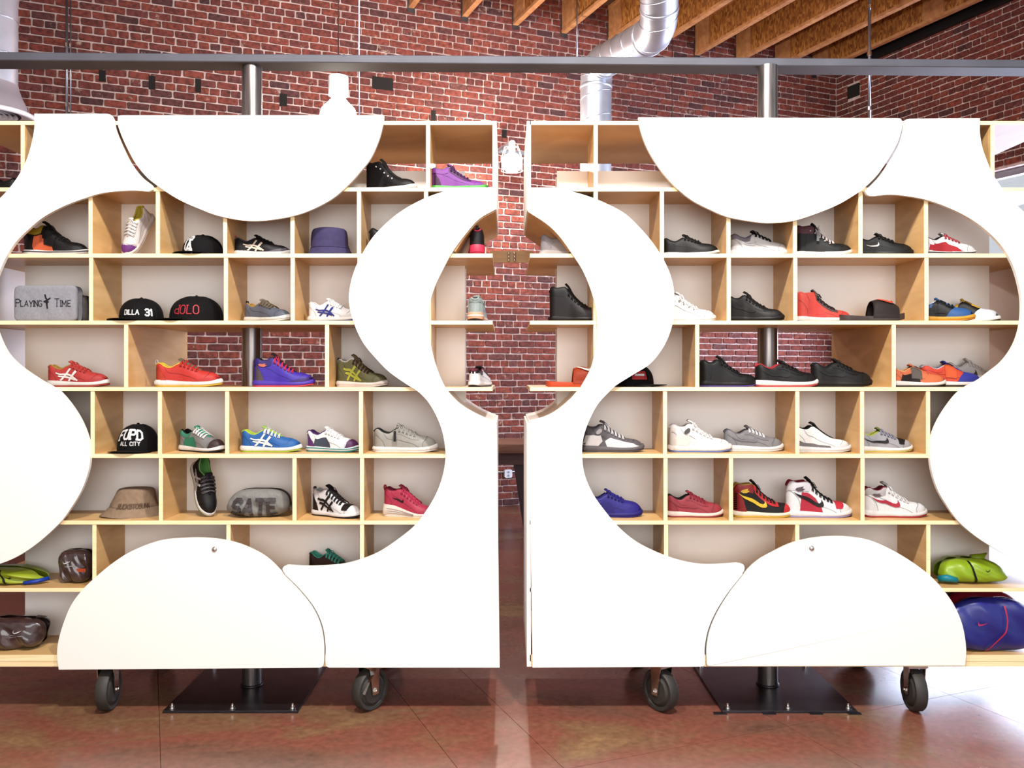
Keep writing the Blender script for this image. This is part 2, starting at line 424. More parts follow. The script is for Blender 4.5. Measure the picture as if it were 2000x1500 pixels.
# ------------------------------------------------------------------ shelving units
PD, PDEP, FULL = .307, .012, .76
ROWS = [240, 370, 499.3, 630, 760, 890.4, 1020.6, 1152]
HT = .0092
RZ = [ZS(c) for c in ROWS]
ZB0, ZB1 = ZS(1302), ZS(1279)
def prism(bm, pts, y0, y1):
    n = len(pts)
    a = [bm.verts.new((x, y0, z)) for x, z in pts]; b = [bm.verts.new((x, y1, z)) for x, z in pts]
    bm.faces.new(a); bm.faces.new(b[::-1])
    for k in range(n): bm.faces.new((a[k], a[(k+1) % n], b[(k+1) % n], b[k]))
def panel(parent, segs, label):
    """segs: list of pixel polylines, each splined, joined with corners"""
    d = DC-.021; pts = []
    for s in segs:
        q = catmull(s, 6) if len(s) > 2 else s
        for p in q:
            w_ = (XS(p[0], d), ZS(p[1], d))
            if not pts or math.hypot(w_[0]-pts[-1][0], w_[1]-pts[-1][1]) > .0008: pts.append(w_)
    if math.hypot(pts[0][0]-pts[-1][0], pts[0][1]-pts[-1][1]) < .0008: pts.pop()
    bm = bmesh.new(); prism(bm, pts, -.021, -.0015)
    o = obj('front_panel', bm, WHITE, parent); autosmooth(o, 25); o['label'] = label
    return o
def board(name, parent, x0, x1, y0, y1, z0, z1, label=None):
    bm = bmesh.new(); box(bm, x0, x1, y0, y1, z0, z1, 0, 0, 1)
    o = obj(name, bm, [PLY, PLYE], parent)
    if label: o['label'] = label
    return o
def caster(parent, x, y, yaw, brake):
    AX = .0985
    g = bmesh.new()
    box(g, -.045, .045, -.05, .05, ZB0-.008, ZB0)
    
    for s in (-1, 1):
        vs = [(-.04, ZB0-.008), (.025, ZB0-.008), (.018, AX-.02), (-.018, AX-.02)]
        a = [g.verts.new((s*.036+.0, px_, z)) for px_, z in vs]; b = [g.verts.new((s*.040, px_, z)) for px_, z in vs]
        g.faces.new(a); g.faces.new(b[::-1])
        for k in range(4): g.faces.new((a[k], a[(k+1) % 4], b[(k+1) % 4], b[k]))
    box(g, -.04, .04, -.045, .03, ZB0-.012, ZB0-.009)
    c = obj('caster', g, CHROME, parent, loc=(x, y, 0), rot=(0, 0, yaw))
    bm = bmesh.new()
    prof = [(.02, -.030), (.06, -.030), (.075, -.018), (.080, -.026), (.093, -.027), (AX, -.019), (AX, .019), (.093, .027), (.080, .026), (.075, .018), (.06, .030), (.02, .030)]
    lathe(bm, prof, 36)
    for v in bm.verts: v.co = Vector((v.co.z, v.co.y, v.co.x+AX))
    obj('wheel', bm, RUBBER, c, 'auto')
    bm = bmesh.new(); tube(bm, [(-.05, 0, AX), (.05, 0, AX)], .006, 8)
    for s in (-1, 1): tube(bm, [(s*.040, 0, AX), (s*.048, 0, AX)], .011, 6)
    obj('axle_bolt', bm, CHROME, c, 'auto')
    if brake:
        bm = bmesh.new()
        pr = [(.0, ZB0-.012, .05), (-.02, ZB0-.03, .05), (-.055, ZB0-.07, .046), (-.085, .105, .046), (-.07, .075, .046)]
        for k in range(len(pr)-1):
            (ya, za, _), (yb, zb, _) = pr[k], pr[k+1]
            q = [bm.verts.new(p) for p in ((.040, ya, za), (.056, ya, za), (.056, yb, zb), (.040, yb, zb))]
            bm.faces.new(q)
        bmesh.ops.solidify(bm, geom=bm.faces[:], thickness=.003)
        obj('brake_lever', bm, CHROME, c)
    return c
def unit(side, label, xa, xb, ends, dividers, thr, backx, label_e):
    X0, X1 = XS(xa), XS(xb)
    t = thing('shelving_unit', label, 'shelving unit', ((X0+X1)/2, 0, 0))
    t.location = (0, 0, 0)
    T = .0095
    # full-length shelves
    for i, z in enumerate(RZ):
        sx0, sx1 = X0, X1
        board('shelf', t, sx0, sx1, 0, FULL, z-HT, z+HT)
    board('base_board', t, X0, X1, 0, FULL, ZS(1291.5), ZB1)
    board('base_board', t, X0, X1, 0.001, FULL, ZB0, ZS(1292))
    zs = RZ+[ZB1+HT]
    for row, cols in dividers.items():
        zt, zb = zs[row]-HT, zs[row+1]+HT
        if row == 7: zb = ZB1
        for c in cols:
            full = (row, c) in thr
            x = XS(c); board('divider', t, x-T, x+T, 0.002, FULL-.001 if full else PD, zb, zt)
    # back panels: one per closed cell run
    bx0, bx1 = XS(backx[0], DC+PD), XS(backx[1], DC+PD)
    for row in range(8):
        zt, zb = zs[row]-HT, (ZB1 if row == 7 else zs[row+1]+HT)
        runs = [(bx0, bx1)]
        if row == 3:
            a, b = XS(thr[0][1]), XS(thr[1][1]); runs = [(bx0, a-T), (b+T, bx1)]
        if row == 0: zt = zb+.148
        for a, b in runs:
            for y0 in (PD, FULL-PD-PDEP):
                bm = bmesh.new(); box(bm, a, b, y0, y0+PDEP, zb, zt); obj('back_panel', bm, BACK, t)
    return t
DL = {0: [44, 310, 575, 836], 1: [176.5, 308, 439.5, 571, 701, 832], 2: [177.5, 441, 571.5, 702, 838], 3: [246, 638.5, 838],
      4: [180.5, 312, 443.3, 705], 5: [314, 575, 707], 6: [184, 446, 707], 7: [575, 838]}
DR = {0: [1163.6, 1425, 1939], 1: [1163.6, 1293, 1423, 1553, 1681, 1809], 2: [1163, 1293, 1423.6, 1553.5, 1810], 3: [1163, 1362, 1746],
      4: [1299, 1557.6, 1684, 1813], 5: [1300, 1428, 1685], 6: [1301, 1557.5, 1813.6], 7: [1163, 1425]}
thrL = [(3, 246), (3, 638.5)]; thrR = [(3, 1362), (3, 1746)]
UL = unit('left', 'wheeled birch ply shelving unit with white curved panels, left of the central gap', -88, 962, None, DL, thrL, (49, 908), '')
UR = unit('right', 'wheeled birch ply shelving unit with white curved panels, right of the central gap', 1035, 2075, None, DR, thrR, (1088, 1932), '')
# end panels beside the gap and on the outer ends (cut open by the round openings)
def endpanel(u, x, cuts):
    for za, zb in cuts:
        bm = bmesh.new(); box(bm, x-.0095, x+.0095, 0, FULL, zb, za); obj('end_panel', bm, BACK, u)
for u, x, z1, z2 in ((UL, XS(966), 409, 826), (UR, XS(1033), 411, 828)):
    endpanel(u, x, [(RZ[0]+HT, ZS(z1)), (ZS(z2), ZB0)])
endpanel(UL, XS(-91), [(ZS(470), ZS(1112))]); endpanel(UR, XS(2079), [(ZS(475), ZS(1112))])
def lining(u, pts, m=None):
    d = DC; P = [(XS(x, d), ZS(y, d)) for x, y in catmull(pts, 4)]
    bm = bmesh.new(); th = .008; n = len(P); rows = []
    for i, (x, z) in enumerate(P):
        a = P[max(i-1, 0)]; b = P[min(i+1, n-1)]; tx, tz = b[0]-a[0], b[1]-a[1]; l = math.hypot(tx, tz); nx, nz = -tz/l*th, tx/l*th
        if (nz if z < 2 else -nz) > 0 and False: nx, nz = -nx, -nz
        rows.append([bm.verts.new(q) for q in ((x, 0, z), (x, FULL, z), (x+nx, FULL, z+nz), (x+nx, 0, z+nz))])
    for a, b in zip(rows, rows[1:]):
        for k in range(4): bm.faces.new((a[k], a[(k+1) % 4], b[(k+1) % 4], b[k]))
    bm.faces.new(rows[0]); bm.faces.new(rows[-1][::-1])
    o = obj('curved_lining', bm, m or PLY, u); autosmooth(o, 30); o['label'] = 'bent ply strip lining the round opening'
lining(UL, [(966, 410), (935, 428), (906, 461), (886, 490)])
lining(UL, [(966, 825), (948, 818), (922, 805), (896, 787), (876, 765)], BACK)
lining(UR, [(1033, 413), (1069, 438), (1095, 464), (1114, 490)])
lining(UR, [(1034, 827), (1064, 819), (1090, 805), (1116, 782), (1130, 765)], BACK)
# white panels traced at their real plane
panel(UL, [[(67, 222), (205, 222)], [(209, 222), (217, 225), (222, 235)], [(222, 235), (225, 252), (238, 284), (255, 318), (275, 344), (296, 361)],
           [(298, 364), (298, 370), (290, 374)], [(290, 374), (263, 372), (234, 373), (200, 377), (171, 385), (128, 401), (88, 422), (60, 444), (34, 469), (17, 493), (5, 516), (-8, 550), (-14, 592), (-9, 632), (0, 661), (15, 690), (33, 709), (52, 724), (76, 740),
            (99, 753), (117, 765), (140, 792), (159, 823), (172, 857), (176, 891), (172, 922), (159, 958), (140, 990), (117, 1021), (78, 1057), (39, 1084), (0, 1101), (-45, 1110), (-91, 1112)],
           [(-91, 1112), (-91, 470)], [(-91, 470), (-50, 433), (0, 387), (21, 364), (39, 338), (53, 309), (62, 278), (67, 250), (67, 222)]], 'white panel wrapping the outer opening, top left')
panel(UL, [[(238, 225), (750, 225)], [(750, 226), (748, 242), (740, 273), (724, 309), (704, 335), (680, 361), (646, 390), (592, 416), (532, 429), (481, 431), (429, 422), (390, 408), (346, 388), (304, 360), (283, 342), (263, 316), (245, 282), (232, 250), (230, 235)], [(230, 235), (231, 227), (238, 225)]], 'white half-disc panel hanging from the top edge')
panel(UL, [[(115, 1308), (625, 1304)], [(625, 1304), (631, 1300), (633, 1292)], [(633, 1290), (633, 1256), (626, 1219), (610, 1185), (584, 1152), (555, 1123), (520, 1089), (481, 1068), (442, 1056), (400, 1051), (364, 1051), (312, 1056), (260, 1075), (221, 1099), (187, 1127), (161, 1152), (140, 1180), (127, 1209), (117, 1240), (112, 1266), (112, 1290), (115, 1308)]], 'white half-disc panel standing on the bottom edge')
panel(UL, [[(976, 1304), (645, 1304)], [(643, 1304), (638, 1301), (635.5, 1292)], [(635.5, 1290), (635.5, 1256), (629, 1219), (613, 1185), (587, 1152), (558, 1123)], [(558, 1123), (552, 1113), (554, 1107), (561, 1104)],
           [(561, 1104), (605, 1106), (662, 1103), (701, 1094), (740, 1078), (779, 1052), (813, 1023), (844, 979), (862, 938), (870, 896), (867, 857), (857, 823), (839, 789), (818, 766), (792, 749), (761, 727), (735, 701), (709, 669), (691, 630), (681.5, 589), (684, 558), (693, 526), (709, 493), (730, 461), (761, 430), (792, 407), (826, 389), (857, 377), (896, 368), (935, 366), (969.5, 366.5)],
           [(969.5, 366.5), (969, 408)], [(969, 408), (935, 428), (906, 461), (883, 493), (865, 526), (849, 560), (839, 594), (837.5, 633), (841, 672), (849, 706), (860, 737), (873, 761), (896, 787), (922, 805), (948, 818), (970, 827)], [(970, 827), (976, 1304)]], 'large white crescent panel with a square foot beside the gap')
panel(UR, [[(1247, 229), (1750, 231)], [(1752, 231), (1760, 233), (1762.5, 241)], [(1762.5, 241), (1761, 252), (1753, 278), (1737, 307), (1714, 341), (1687, 368), (1675, 377), (1636, 400), (1589, 419), (1550, 431), (1514, 435), (1480, 434), (1423, 424), (1386, 409), (1350, 390), (1317, 363), (1293, 335), (1272, 304), (1259, 278), (1250, 250), (1247, 229)]], 'white half-disc panel hanging from the top edge')
panel(UR, [[(1777, 232), (1914, 231)], [(1914, 231), (1914, 260), (1919, 289), (1927, 312), (1938, 338), (1961, 373), (1985, 400), (2020, 430), (2083, 475)], [(2083, 475), (2083, 1112)], [(2083, 1112), (2040, 1108), (2000, 1098), (1969, 1086), (1932, 1065), (1901, 1044), (1870, 1016), (1844, 979), (1828, 948), (1818, 909), (1817.5, 875), (1823, 844), (1839, 810), (1865, 774), (1886, 756), (1912, 742), (1932, 727), (1958, 706), (1979, 677), (1992, 641), (1996, 599), (1992, 563), (1979, 519), (1956, 480), (1922, 446), (1883, 420), (1844, 402), (1813, 391), (1779, 384), (1740, 380), (1704, 383)],
           [(1704, 383), (1695, 381), (1689, 373)], [(1691, 372), (1718.5, 344), (1742, 309), (1758, 280), (1765.5, 253), (1767, 242)], [(1767, 242), (1769, 234), (1777, 232)]], 'white panel wrapping the outer opening, top right')
panel(UR, [[(1384, 1301), (1885, 1300)], [(1885, 1300), (1887, 1266), (1880, 1222), (1865, 1185), (1844, 1154), (1815, 1123), (1779, 1096), (1740, 1073), (1701, 1056), (1662, 1049), (1623, 1048), (1584, 1052), (1545, 1062), (1511, 1078), (1480, 1096), (1453, 1122), (1425, 1157), (1401, 1196), (1386, 1232), (1380, 1266), (1380.5, 1289)], [(1380.5, 1289), (1381, 1298), (1386, 1301)]], 'white half-disc panel standing on the bottom edge')
panel(UR, [[(1031, 366.5), (1064, 367), (1106, 372), (1142, 381), (1181, 396), (1220, 417), (1251, 446), (1277, 477), (1298, 511), (1311, 542), (1317, 576), (1316, 617), (1308, 651), (1293, 682), (1269, 711), (1236, 732), (1207, 750), (1194, 761), (1168, 789), (1150, 823), (1139, 857), (1137, 891), (1142, 927), (1158, 964), (1181, 997), (1210, 1031), (1246, 1060), (1293, 1083), (1337, 1097), (1381, 1103), (1441, 1100)],
           [(1441, 1100), (1452, 1103), (1454, 1112), (1450, 1120)], [(1450, 1122), (1422, 1157), (1397.5, 1196), (1382.5, 1232), (1376.5, 1266), (1377, 1289)], [(1377, 1289), (1376, 1299), (1368, 1302)], [(1366, 1302), (1040, 1304)], [(1040, 1304), (1034, 828)],
           [(1034, 828), (1064, 819), (1090, 805), (1116, 782), (1134, 756), (1155, 716), (1164, 672), (1167, 633), (1163, 598), (1152, 560), (1137, 526), (1119, 498), (1095, 464), (1069, 438), (1031, 413)], [(1031, 413), (1031, 366.5)]], 'large white crescent panel with a square foot beside the gap')
for u, px, py in ((UL, 418.5, 1073), (UR, 1585.5, 1071)):
    bm = bmesh.new(); lathe(bm, [(.0001, .006), (.006, .006), (.012, .003), (.013, 0)], 20, cap=False)
    o = obj('screw', bm, CHROME, u, True, loc=W(px, py, DC-.0215), rot=(PI/2, 0, 0))
for u, lst in ((UL, [(XS(212, 4.14), .06, .05, 0), (XS(722, 4.13), .06, -.65, 1), (XS(212), .66, .9, 0), (XS(722), .66, 2.5, 0)]),
               (UR, [(XS(1290, 4.13), .05, .6, 0), (XS(1787, 4.12), .05, -.04, 0), (XS(1290), .66, 2.3, 0), (XS(1787), .66, .8, 0)])):
    for x, y, yw, br in lst: caster(u, x, y, yw, br)
# tie board between the two units with two chrome bolts
tb = thing('tie_board', 'short tan wooden board joining the two shelving units across the gap', 'board', W(998, 502, 4.78))
bm = bmesh.new(); box(bm, XS(958, 4.78)-XS(998, 4.78), XS(1040, 4.78)-XS(998, 4.78), -.009, .009, -.031, .033, .001); obj('board', bm, PLY, tb)
for dx in (-.012, .020):
    bm = bmesh.new()
    for dz in (-.019, 0, .019):
        bmesh.ops.create_uvsphere(bm, u_segments=10, v_segments=8, radius=.009, matrix=Matrix.Translation((dx, -.014, dz)))
    obj('latch', bm, CHROME, tb, True)

# ------------------------------------------------------------------ services on the walls
def wall_d(px): return 10.5/(1-.412*(px-CX)/F)
def conduit(name, label, px, py0, py1, d, r, cat='conduit', m=EMT, clips=(), bend=None):
    p0, p1 = W(px, py0, d), W(px, py1, d)
    t = thing(name, label, cat, (p0.x, p0.y, min(p0.z, p1.z)))
    z0 = min(p0.z, p1.z); h = abs(p1.z-p0.z)
    bm = bmesh.new(); tube(bm, [(0, 0, 0), (0, 0, h)], r, 10); o = obj('pipe' if cat == 'conduit' else 'cord', bm, m, t, True)
    for c in clips:
        zc_ = W(px, c, d).z-z0
        bm = bmesh.new(); tube(bm, [(0, 0, zc_-.02), (0, 0, zc_+.02)], r*1.5, 10); obj('coupling', bm, CHROME, t, 'auto')
    if bend:
        bm = bmesh.new(); pts = []
        for k in range(9):
            a = k/8*PI/2.4; pts.append((bend*(1-math.cos(a))*.35, 0, -.0+.35*(1-math.sin(a))-.35+.12))
        tube(bm, pts, r*.8, 8); obj('bend', bm, m, t, True)
    return t
dd = wall_d(133)-.05
conduit('wall_conduit', 'double grey metal conduit on the brick wall beside the left duct', 130.5, -20, 240, dd, .012, clips=(88, 205), bend=-1)
conduit('wall_conduit', 'thin second pipe strapped right of the left conduit', 138, -20, 240, dd, .006, clips=(88,))
conduit('wall_conduit', 'grey metal conduit pipe in front of the right brick wall', 1698, -20, 240, 9.6, .017, clips=(13, 105, 212), bend=-1)
conduit('wall_conduit', 'thin grey rod hanging above the tubular duct, in front of the brick wall', 1127, -20, 118, 10.2, .009)
conduit('hanging_cable', 'thin pale steel cable just right of the white pendant lamp', 701.5, -20, 240, 7.2, .005, 'cable', mat((190, 205, 225), .4, .6, name='cable_steel'))
conduit('hanging_cable', 'thin black cable hanging right of the tubular duct', 1313, -30, 240, 9.4, .0045, 'cable', mat((30, 22, 22), .6, name='black_cable'))
# pendant lamp
DP = 5.6
p = W(661, 188, DP)
pl = thing('pendant_lamp', 'white cylinder pendant lamp with a glowing bulb above the left half-disc', 'lamp', (p.x, p.y, p.z))
WPL = mat((236, 236, 240), .4, name='white_enamel')
bm = bmesh.new(); rr_ = 19.5/F*DP; hh_ = 37/F*DP
lathe(bm, [(rr_*.55, -.012), (rr_*.8, 0), (rr_, .004), (rr_, hh_), (rr_*.97, hh_+.004), (.004, hh_+.004)], 32, cap=False); obj('socket_housing', bm, WPL, pl, 'auto')
em = bpy.data.materials.new('lamp_glow'); em.use_nodes = True; b = em.node_tree.nodes['Principled BSDF']
b.inputs['Emission Color'].default_value = (1, .93, .82, 1); b.inputs['Emission Strength'].default_value = 30; b.inputs['Base Color'].default_value = (1, 1, 1, 1)
bm = bmesh.new(); lathe(bm, [(.0001, -.22), (.06, -.21), (.105, -.175), (.12, -.13), (.105, -.08), (.06, -.035), (.035, -.005), (.034, .0)], 24, cap=False); obj('bulb', bm, em, pl, True)  # bulb widened past its housing, the shape includes its bloom
bm = bmesh.new(); tube(bm, [(0, 0, hh_), (0, 0, 2.0)], .004, 8); obj('cord', bm, mat((60, 26, 22), .6, name='red_brown_cord'), pl, True)
l = bpy.data.lights.new('bulb_light', 'POINT'); l.energy = 26; l.color = (1, .93, .83); l.shadow_soft_size = .1
lo = bpy.data.objects.new('bulb_light', l); COL.objects.link(lo); lo.location = (p.x, p.y, p.z-.33)
# caged wall lamp seen through the gap
DG = 9.9
p = W(1000, 318, DG)
wlp = thing('caged_lamp', 'glowing bulb in a wire cage seen through the central gap', 'lamp', (p.x, p.y, p.z), ROTB)
bm = bmesh.new(); bmesh.ops.create_uvsphere(bm, u_segments=20, v_segments=14, radius=.115); obj('bulb', bm, em, wlp, True)
bm = bmesh.new(); box(bm, -.028, .028, -.028, .028, .12, .24, .004); obj('socket', bm, WPL, wlp)
bm = bmesh.new()
for k in range(6):
    a = k*PI/3
    tube(bm, [(.02*math.cos(a), .02*math.sin(a), .19), (.09*math.cos(a), .09*math.sin(a), .17), (.125*math.cos(a), .125*math.sin(a), .05), (.125*math.cos(a), .125*math.sin(a), -.09)], .004, 6)
for z in (.05, -.09): tube(bm, [(.125*math.cos(k*PI/8), .125*math.sin(k*PI/8), z) for k in range(16)], .004, 6, closed=True)
obj('wire_cage', bm, WPL, wlp, True)
bm = bmesh.new(); box(bm, -.6, .6, .50, .56, .24, .275); box(bm, -.02, .02, -.02, .51, .235, .255); obj('mounting_rail', bm, EMT, wlp)
l = bpy.data.lights.new('caged_light', 'POINT'); l.energy = 170; l.color = (1, .91, .78); l.shadow_soft_size = .09
lo = bpy.data.objects.new('caged_light', l); COL.objects.link(lo); lo.location = (p.x, p.y-.24, p.z-.02)
# outlet box on the back wall
p = W(992, 925, wall_d(992)-.03)
ob_ = thing('outlet_box', 'white double socket box on the brick wall, seen low in the gap', 'socket', p, ROTB)
s_ = .049
bm = bmesh.new(); prism(bm, [(-s_, -.035), (-.035, -s_), (.035, -s_), (s_, -.035), (s_, .035), (.035, s_), (-.035, s_), (-s_, .035)], -.02, .03); obj('cover_plate', bm, mat((225, 230, 240), .4, name='outlet_white'), ob_)
for z in (-.02, .02):
    bm = bmesh.new(); lathe(bm, [(.0001, .004), (.012, .004), (.013, 0)], 14, cap=False); obj('socket_face', bm, mat((150, 152, 160), .5, name='outlet_grey'), ob_, False, (0, -.021, z), (PI/2, 0, 0))
bm = bmesh.new(); tube(bm, [(-.35, .01, .02), (.35, .01, .02)], .012, 8); obj('conduit', bm, EMT, ob_, True)
# table behind the gap
DT = 8.3
tbl = thing('wooden_table', 'dark wooden table standing behind the shelves, seen through the gap', 'table', (XS(1003, DT)-.35, DT-DC+.35, 0))
DW = wood('table_wood', (96, 62, 50), (142, 98, 78), .5, (1.2, 10, 10), 2)
zt = ZS(867, DT)
bm = bmesh.new(); box(bm, -.9, .62, -.38, .42, zt-.09, zt, .004); obj('tabletop', bm, DW, tbl)
bm = bmesh.new(); box(bm, -.84, .56, -.33, .37, zt-.20, zt-.09); obj('apron', bm, wood('apron_wood', (70, 52, 54), (92, 66, 62), .5), tbl)
for sx, sy in ((1, -1), (-1, -1), (1, 1), (-1, 1)):
    bm = bmesh.new(); xx = .40 if sx > 0 else -.74; yy = -.28 if sy < 0 else .3; sp = .09*sx
    vs = [bm.verts.new(q) for q in ((xx-.05, yy-.03, zt-.2), (xx+.05, yy-.03, zt-.2), (xx+.05, yy+.03, zt-.2), (xx-.05, yy+.03, zt-.2), (xx+sp-.03, yy-.03, 0), (xx+sp+.03, yy-.03, 0), (xx+sp+.03, yy+.03, 0), (xx+sp-.03, yy+.03, 0))]
    for q in ((0, 1, 2, 3), (4, 7, 6, 5), (0, 4, 5, 1), (1, 5, 6, 2), (2, 6, 7, 3), (3, 7, 4, 0)): bm.faces.new([vs[i] for i in q])
    obj('leg', bm, mat((58, 44, 50), .5, name='leg_dark'), tbl)
# ducts
def path_pts(P, rad, n=8):
    out = [P[0]]
    for a, b, c in zip(P, P[1:], P[2:]):
        d1 = (a-b).normalized(); d2 = (c-b).normalized(); q0 = b+d1*rad; q1 = b+d2*rad
        for k in range(n+1):
            t = k/n; out.append(q0*(1-t)**2+b*2*t*(1-t)+q1*t*t)
    out.append(P[-1]); return out
def helix_on(pts, r, pitch, tr):
    bm = bmesh.new(); L_ = 0; acc = [0]
    for a, b in zip(pts, pts[1:]): L_ += (b-a).length; acc.append(L_)
    out = []; up = None; N_ = int(L_/pitch*28)
    for k in range(N_+1):
        s = L_*k/N_; i = max(0, min(len(pts)-2, np.searchsorted(acc, s)-1)); f = (s-acc[i])/max(1e-6, acc[i+1]-acc[i])
        p = pts[i].lerp(pts[i+1], f); t = (pts[i+1]-pts[i]).normalized()
        if up is None: up = t.orthogonal()
        up = (up-t*up.dot(t)).normalized(); b = t.cross(up); a = 2*PI*s/pitch
        out.append(p+(up*math.cos(a)+b*math.sin(a))*r)
    tube(bm, out, tr, 5); return bm
Pd = [W(1287, -90, 7.6), W(1288, 62, 8.2), W(1164, 128, 9.6), W(1163.5, 345, 9.6)]
org = Pd[3].copy(); Pd = [q-org for q in Pd]
dct = thing('spiral_duct', 'bent galvanised spiral duct coming down from the joists behind the beam', 'duct', org)
dr = .172
pts = path_pts([q for q in Pd], .22)
bm = bmesh.new(); tube(bm, pts, dr, 40, cap=False); obj('duct_pipe', bm, GALV, dct, True)
obj('spiral_seam', helix_on(pts, dr+.001, .26, .005), SEAM, dct, True)
for i, (a, b) in enumerate(((Pd[1], Pd[0]), (Pd[1], Pd[2]), (Pd[2], Pd[1]), (Pd[2], Pd[3]))):
    c = a+(b-a).normalized()*.24; t = (b-a).normalized()
    bm = bmesh.new(); tube(bm, [c-t*.02, c-t*.012, c+t*.012, c+t*.02], [dr+.002, dr+.008, dr+.008, dr+.002], 40, cap=False); obj('joint_collar', bm, GALV, dct, True)
DU = 6.4; rad_u = .19
p = W(-22, 196, DU)
du = thing('ceiling_diffuser', 'vertical galvanised duct ending in a round grille, at the left edge', 'duct', p)
bm = bmesh.new(); lathe(bm, [(rad_u, .10), (rad_u, 1.2)], 48, cap=False); obj('duct_pipe', bm, GALV, du, True)
bm = bmesh.new()
for z in (.30, .56, .82, 1.05): tube(bm, [((rad_u+.001)*math.cos(k*PI/24), (rad_u+.001)*math.sin(k*PI/24), z+.03*math.cos(k*PI/24)) for k in range(48)], .005, 5, closed=True)
obj('spiral_seam', bm, SEAM, du, True)
bm = bmesh.new(); lathe(bm, [(rad_u+.004, .12), (rad_u+.006, .10), (rad_u+.03, .03), (rad_u+.06, -.03), (rad_u+.062, -.07), (rad_u+.07, -.09)], 48, cap=False); obj('cone', bm, mat((176, 168, 176), .5, .5, name='cone_metal'), du, True)
bm = bmesh.new(); lathe(bm, [(rad_u+.05, -.085), (rad_u+.12, -.10), (rad_u+.125, -.125), (rad_u+.11, -.135), (rad_u+.02, -.10)], 48, cap=False); obj('rim', bm, WPL, du, True)
for k, r_ in enumerate((.19, .155, .12, .085, .05)):
    bm = bmesh.new(); lathe(bm, [(r_, -.11), (r_-.02, -.08)], 40, cap=False); obj('louver', bm, WPL, du, True)

# ------------------------------------------------------------------ sneakers
def dim(c):
    """cloth and leather reflect less than the paper-white tone they show under the shop lights"""
    k = .80 if min(c) > 200 else .32 if max(c) < 72 else .74
    return tuple(max(0, v*k-(4 if max(c) < 90 else 0)) for v in c)
def smat(c, rough=.55):
    m = mat(dim(c), rough, var=.05, scale=60, name='shoe_material'); m.node_tree.nodes['Principled BSDF'].inputs['Specular IOR Level'].default_value = .28
    return m
ENDS = {'low': dict(top=[(0, .33), (.05, .365), (.15, .315), (.25, .295), (.34, .345), (.40, .37), (.55, .315), (.68, .262), (.78, .240), (.87, .222), (.94, .190), (.98, .145), (1, .09)], tip=(.365, .435), tv=.68),
        'mid': dict(top=[(0, .42), (.05, .475), (.14, .44), (.24, .44), (.31, .49), (.38, .46), (.5, .365), (.62, .285), (.7, .252), (.79, .238), (.87, .222), (.94, .190), (.98, .145), (1, .09)], tip=(.305, .565), tv=.69),
        'high': dict(top=[(0, .50), (.04, .565), (.13, .55), (.23, .56), (.30, .565), (.37, .50), (.48, .385), (.6, .29), (.7, .25), (.79, .238), (.87, .222), (.94, .190), (.98, .145), (1, .09)], tip=(.30, .63), tv=.69)}
class Shoe:
    def __init__(s, typ, L, hs=.105, ts=.075, wid=.165, topk=1.0, spring=.035):
        e = ENDS[typ]; s.L = L; s.hs = hs; s.ts = ts; s.wid = wid; s.e = e; s.tv = e['tv']; s.topk = topk; s.spring = spring
    def w(s, t):
        t = np.clip(np.asarray(t, float), 0, 1)
        g = np.where(t < .12, .80*np.sqrt(np.clip(1-((.12-t)/.12)**2, 0, 1)), np.where(t < .4, .80-.05*(t-.12)/.28, np.where(t < .68, .75+.25*np.sin((t-.4)/.28*PI/2), np.clip(1-((t-.68)/.32)**2.3, 0, 1)**.55)))
        return s.wid*g
    def zb(s, t):
        t = np.asarray(t, float)
        return s.spring*np.clip((t-.70)/.30, 0, 1)**2+.014*np.clip((.08-t)/.08, 0, 1)**2
    def zs(s, t):
        t = np.asarray(t, float)
        return hermite(t, [0, .2, .45, .7, .9, 1], [s.hs, s.hs*.95, (s.hs+s.ts)/2*.9, s.ts, s.ts+.008, s.ts+.03])+.6*s.zb(t)*(t > .5)
    def zt(s, t):
        xs, ys = zip(*s.e['top']); z = hermite(t, xs, ys)*s.topk
        z = z+(s.hs-.105)*np.interp(t, [0, .5, .8], [1, .6, 0])
        return np.maximum(z, s.zs(t)+.012)
    def we(s, t):
        t = np.asarray(t, float)
        v = np.interp(t, [0, .04, .15, .25, .34, .42, .55, s.tv-.03, s.tv], [.04, .055, .085, .085, .066, .05, .042, .034, 0])
        return np.minimum(v, s.w(t)*.72)
    def S(s, t, q, side, off=0):
        """point on the upper: t along, q 0..1 up, side +-1; length units"""
        t = np.asarray(t, float); q = np.clip(np.asarray(q, float), 0, 1)
        def pt(t, q):
            zs, ze, wb, we = s.zs(t), s.zt(t), s.w(t), s.we(t)
            ex = np.interp(t, [0, .3, .6, .8], [.20, .24, .36, .42])
            return np.stack([t+0*q, side*(we+(wb-we)*np.clip(1-q*q, 0, 1)**ex), zs+(ze-zs)*q], -1)
        p = pt(t, q)
        if off:
            a = pt(np.clip(t+.004, 0, 1), q)-pt(np.clip(t-.004, 0, 1), q); b = pt(t, np.clip(q+.01, 0, 1))-pt(t, np.clip(q-.01, 0, 1))
            n = np.cross(b, a)*side; l = np.linalg.norm(n, axis=-1, keepdims=True)
            n = np.where(l > 1e-9, n/np.maximum(l, 1e-9), np.array([0, side, 0.])); p = p-n*off if False else p+n*off
        p = p*s.L; p[..., 0] -= s.L/2
        return p
def grid_mesh(bm, P, closed=False, mi=0):
    V = [[bm.verts.new(p) for p in row] for row in P]
    for a, b in zip(V, V[1:]):
        for k in range(len(a)-1):
            f = bm.faces.new((a[k], a[k+1], b[k+1], b[k])); f.material_index = mi
    return V
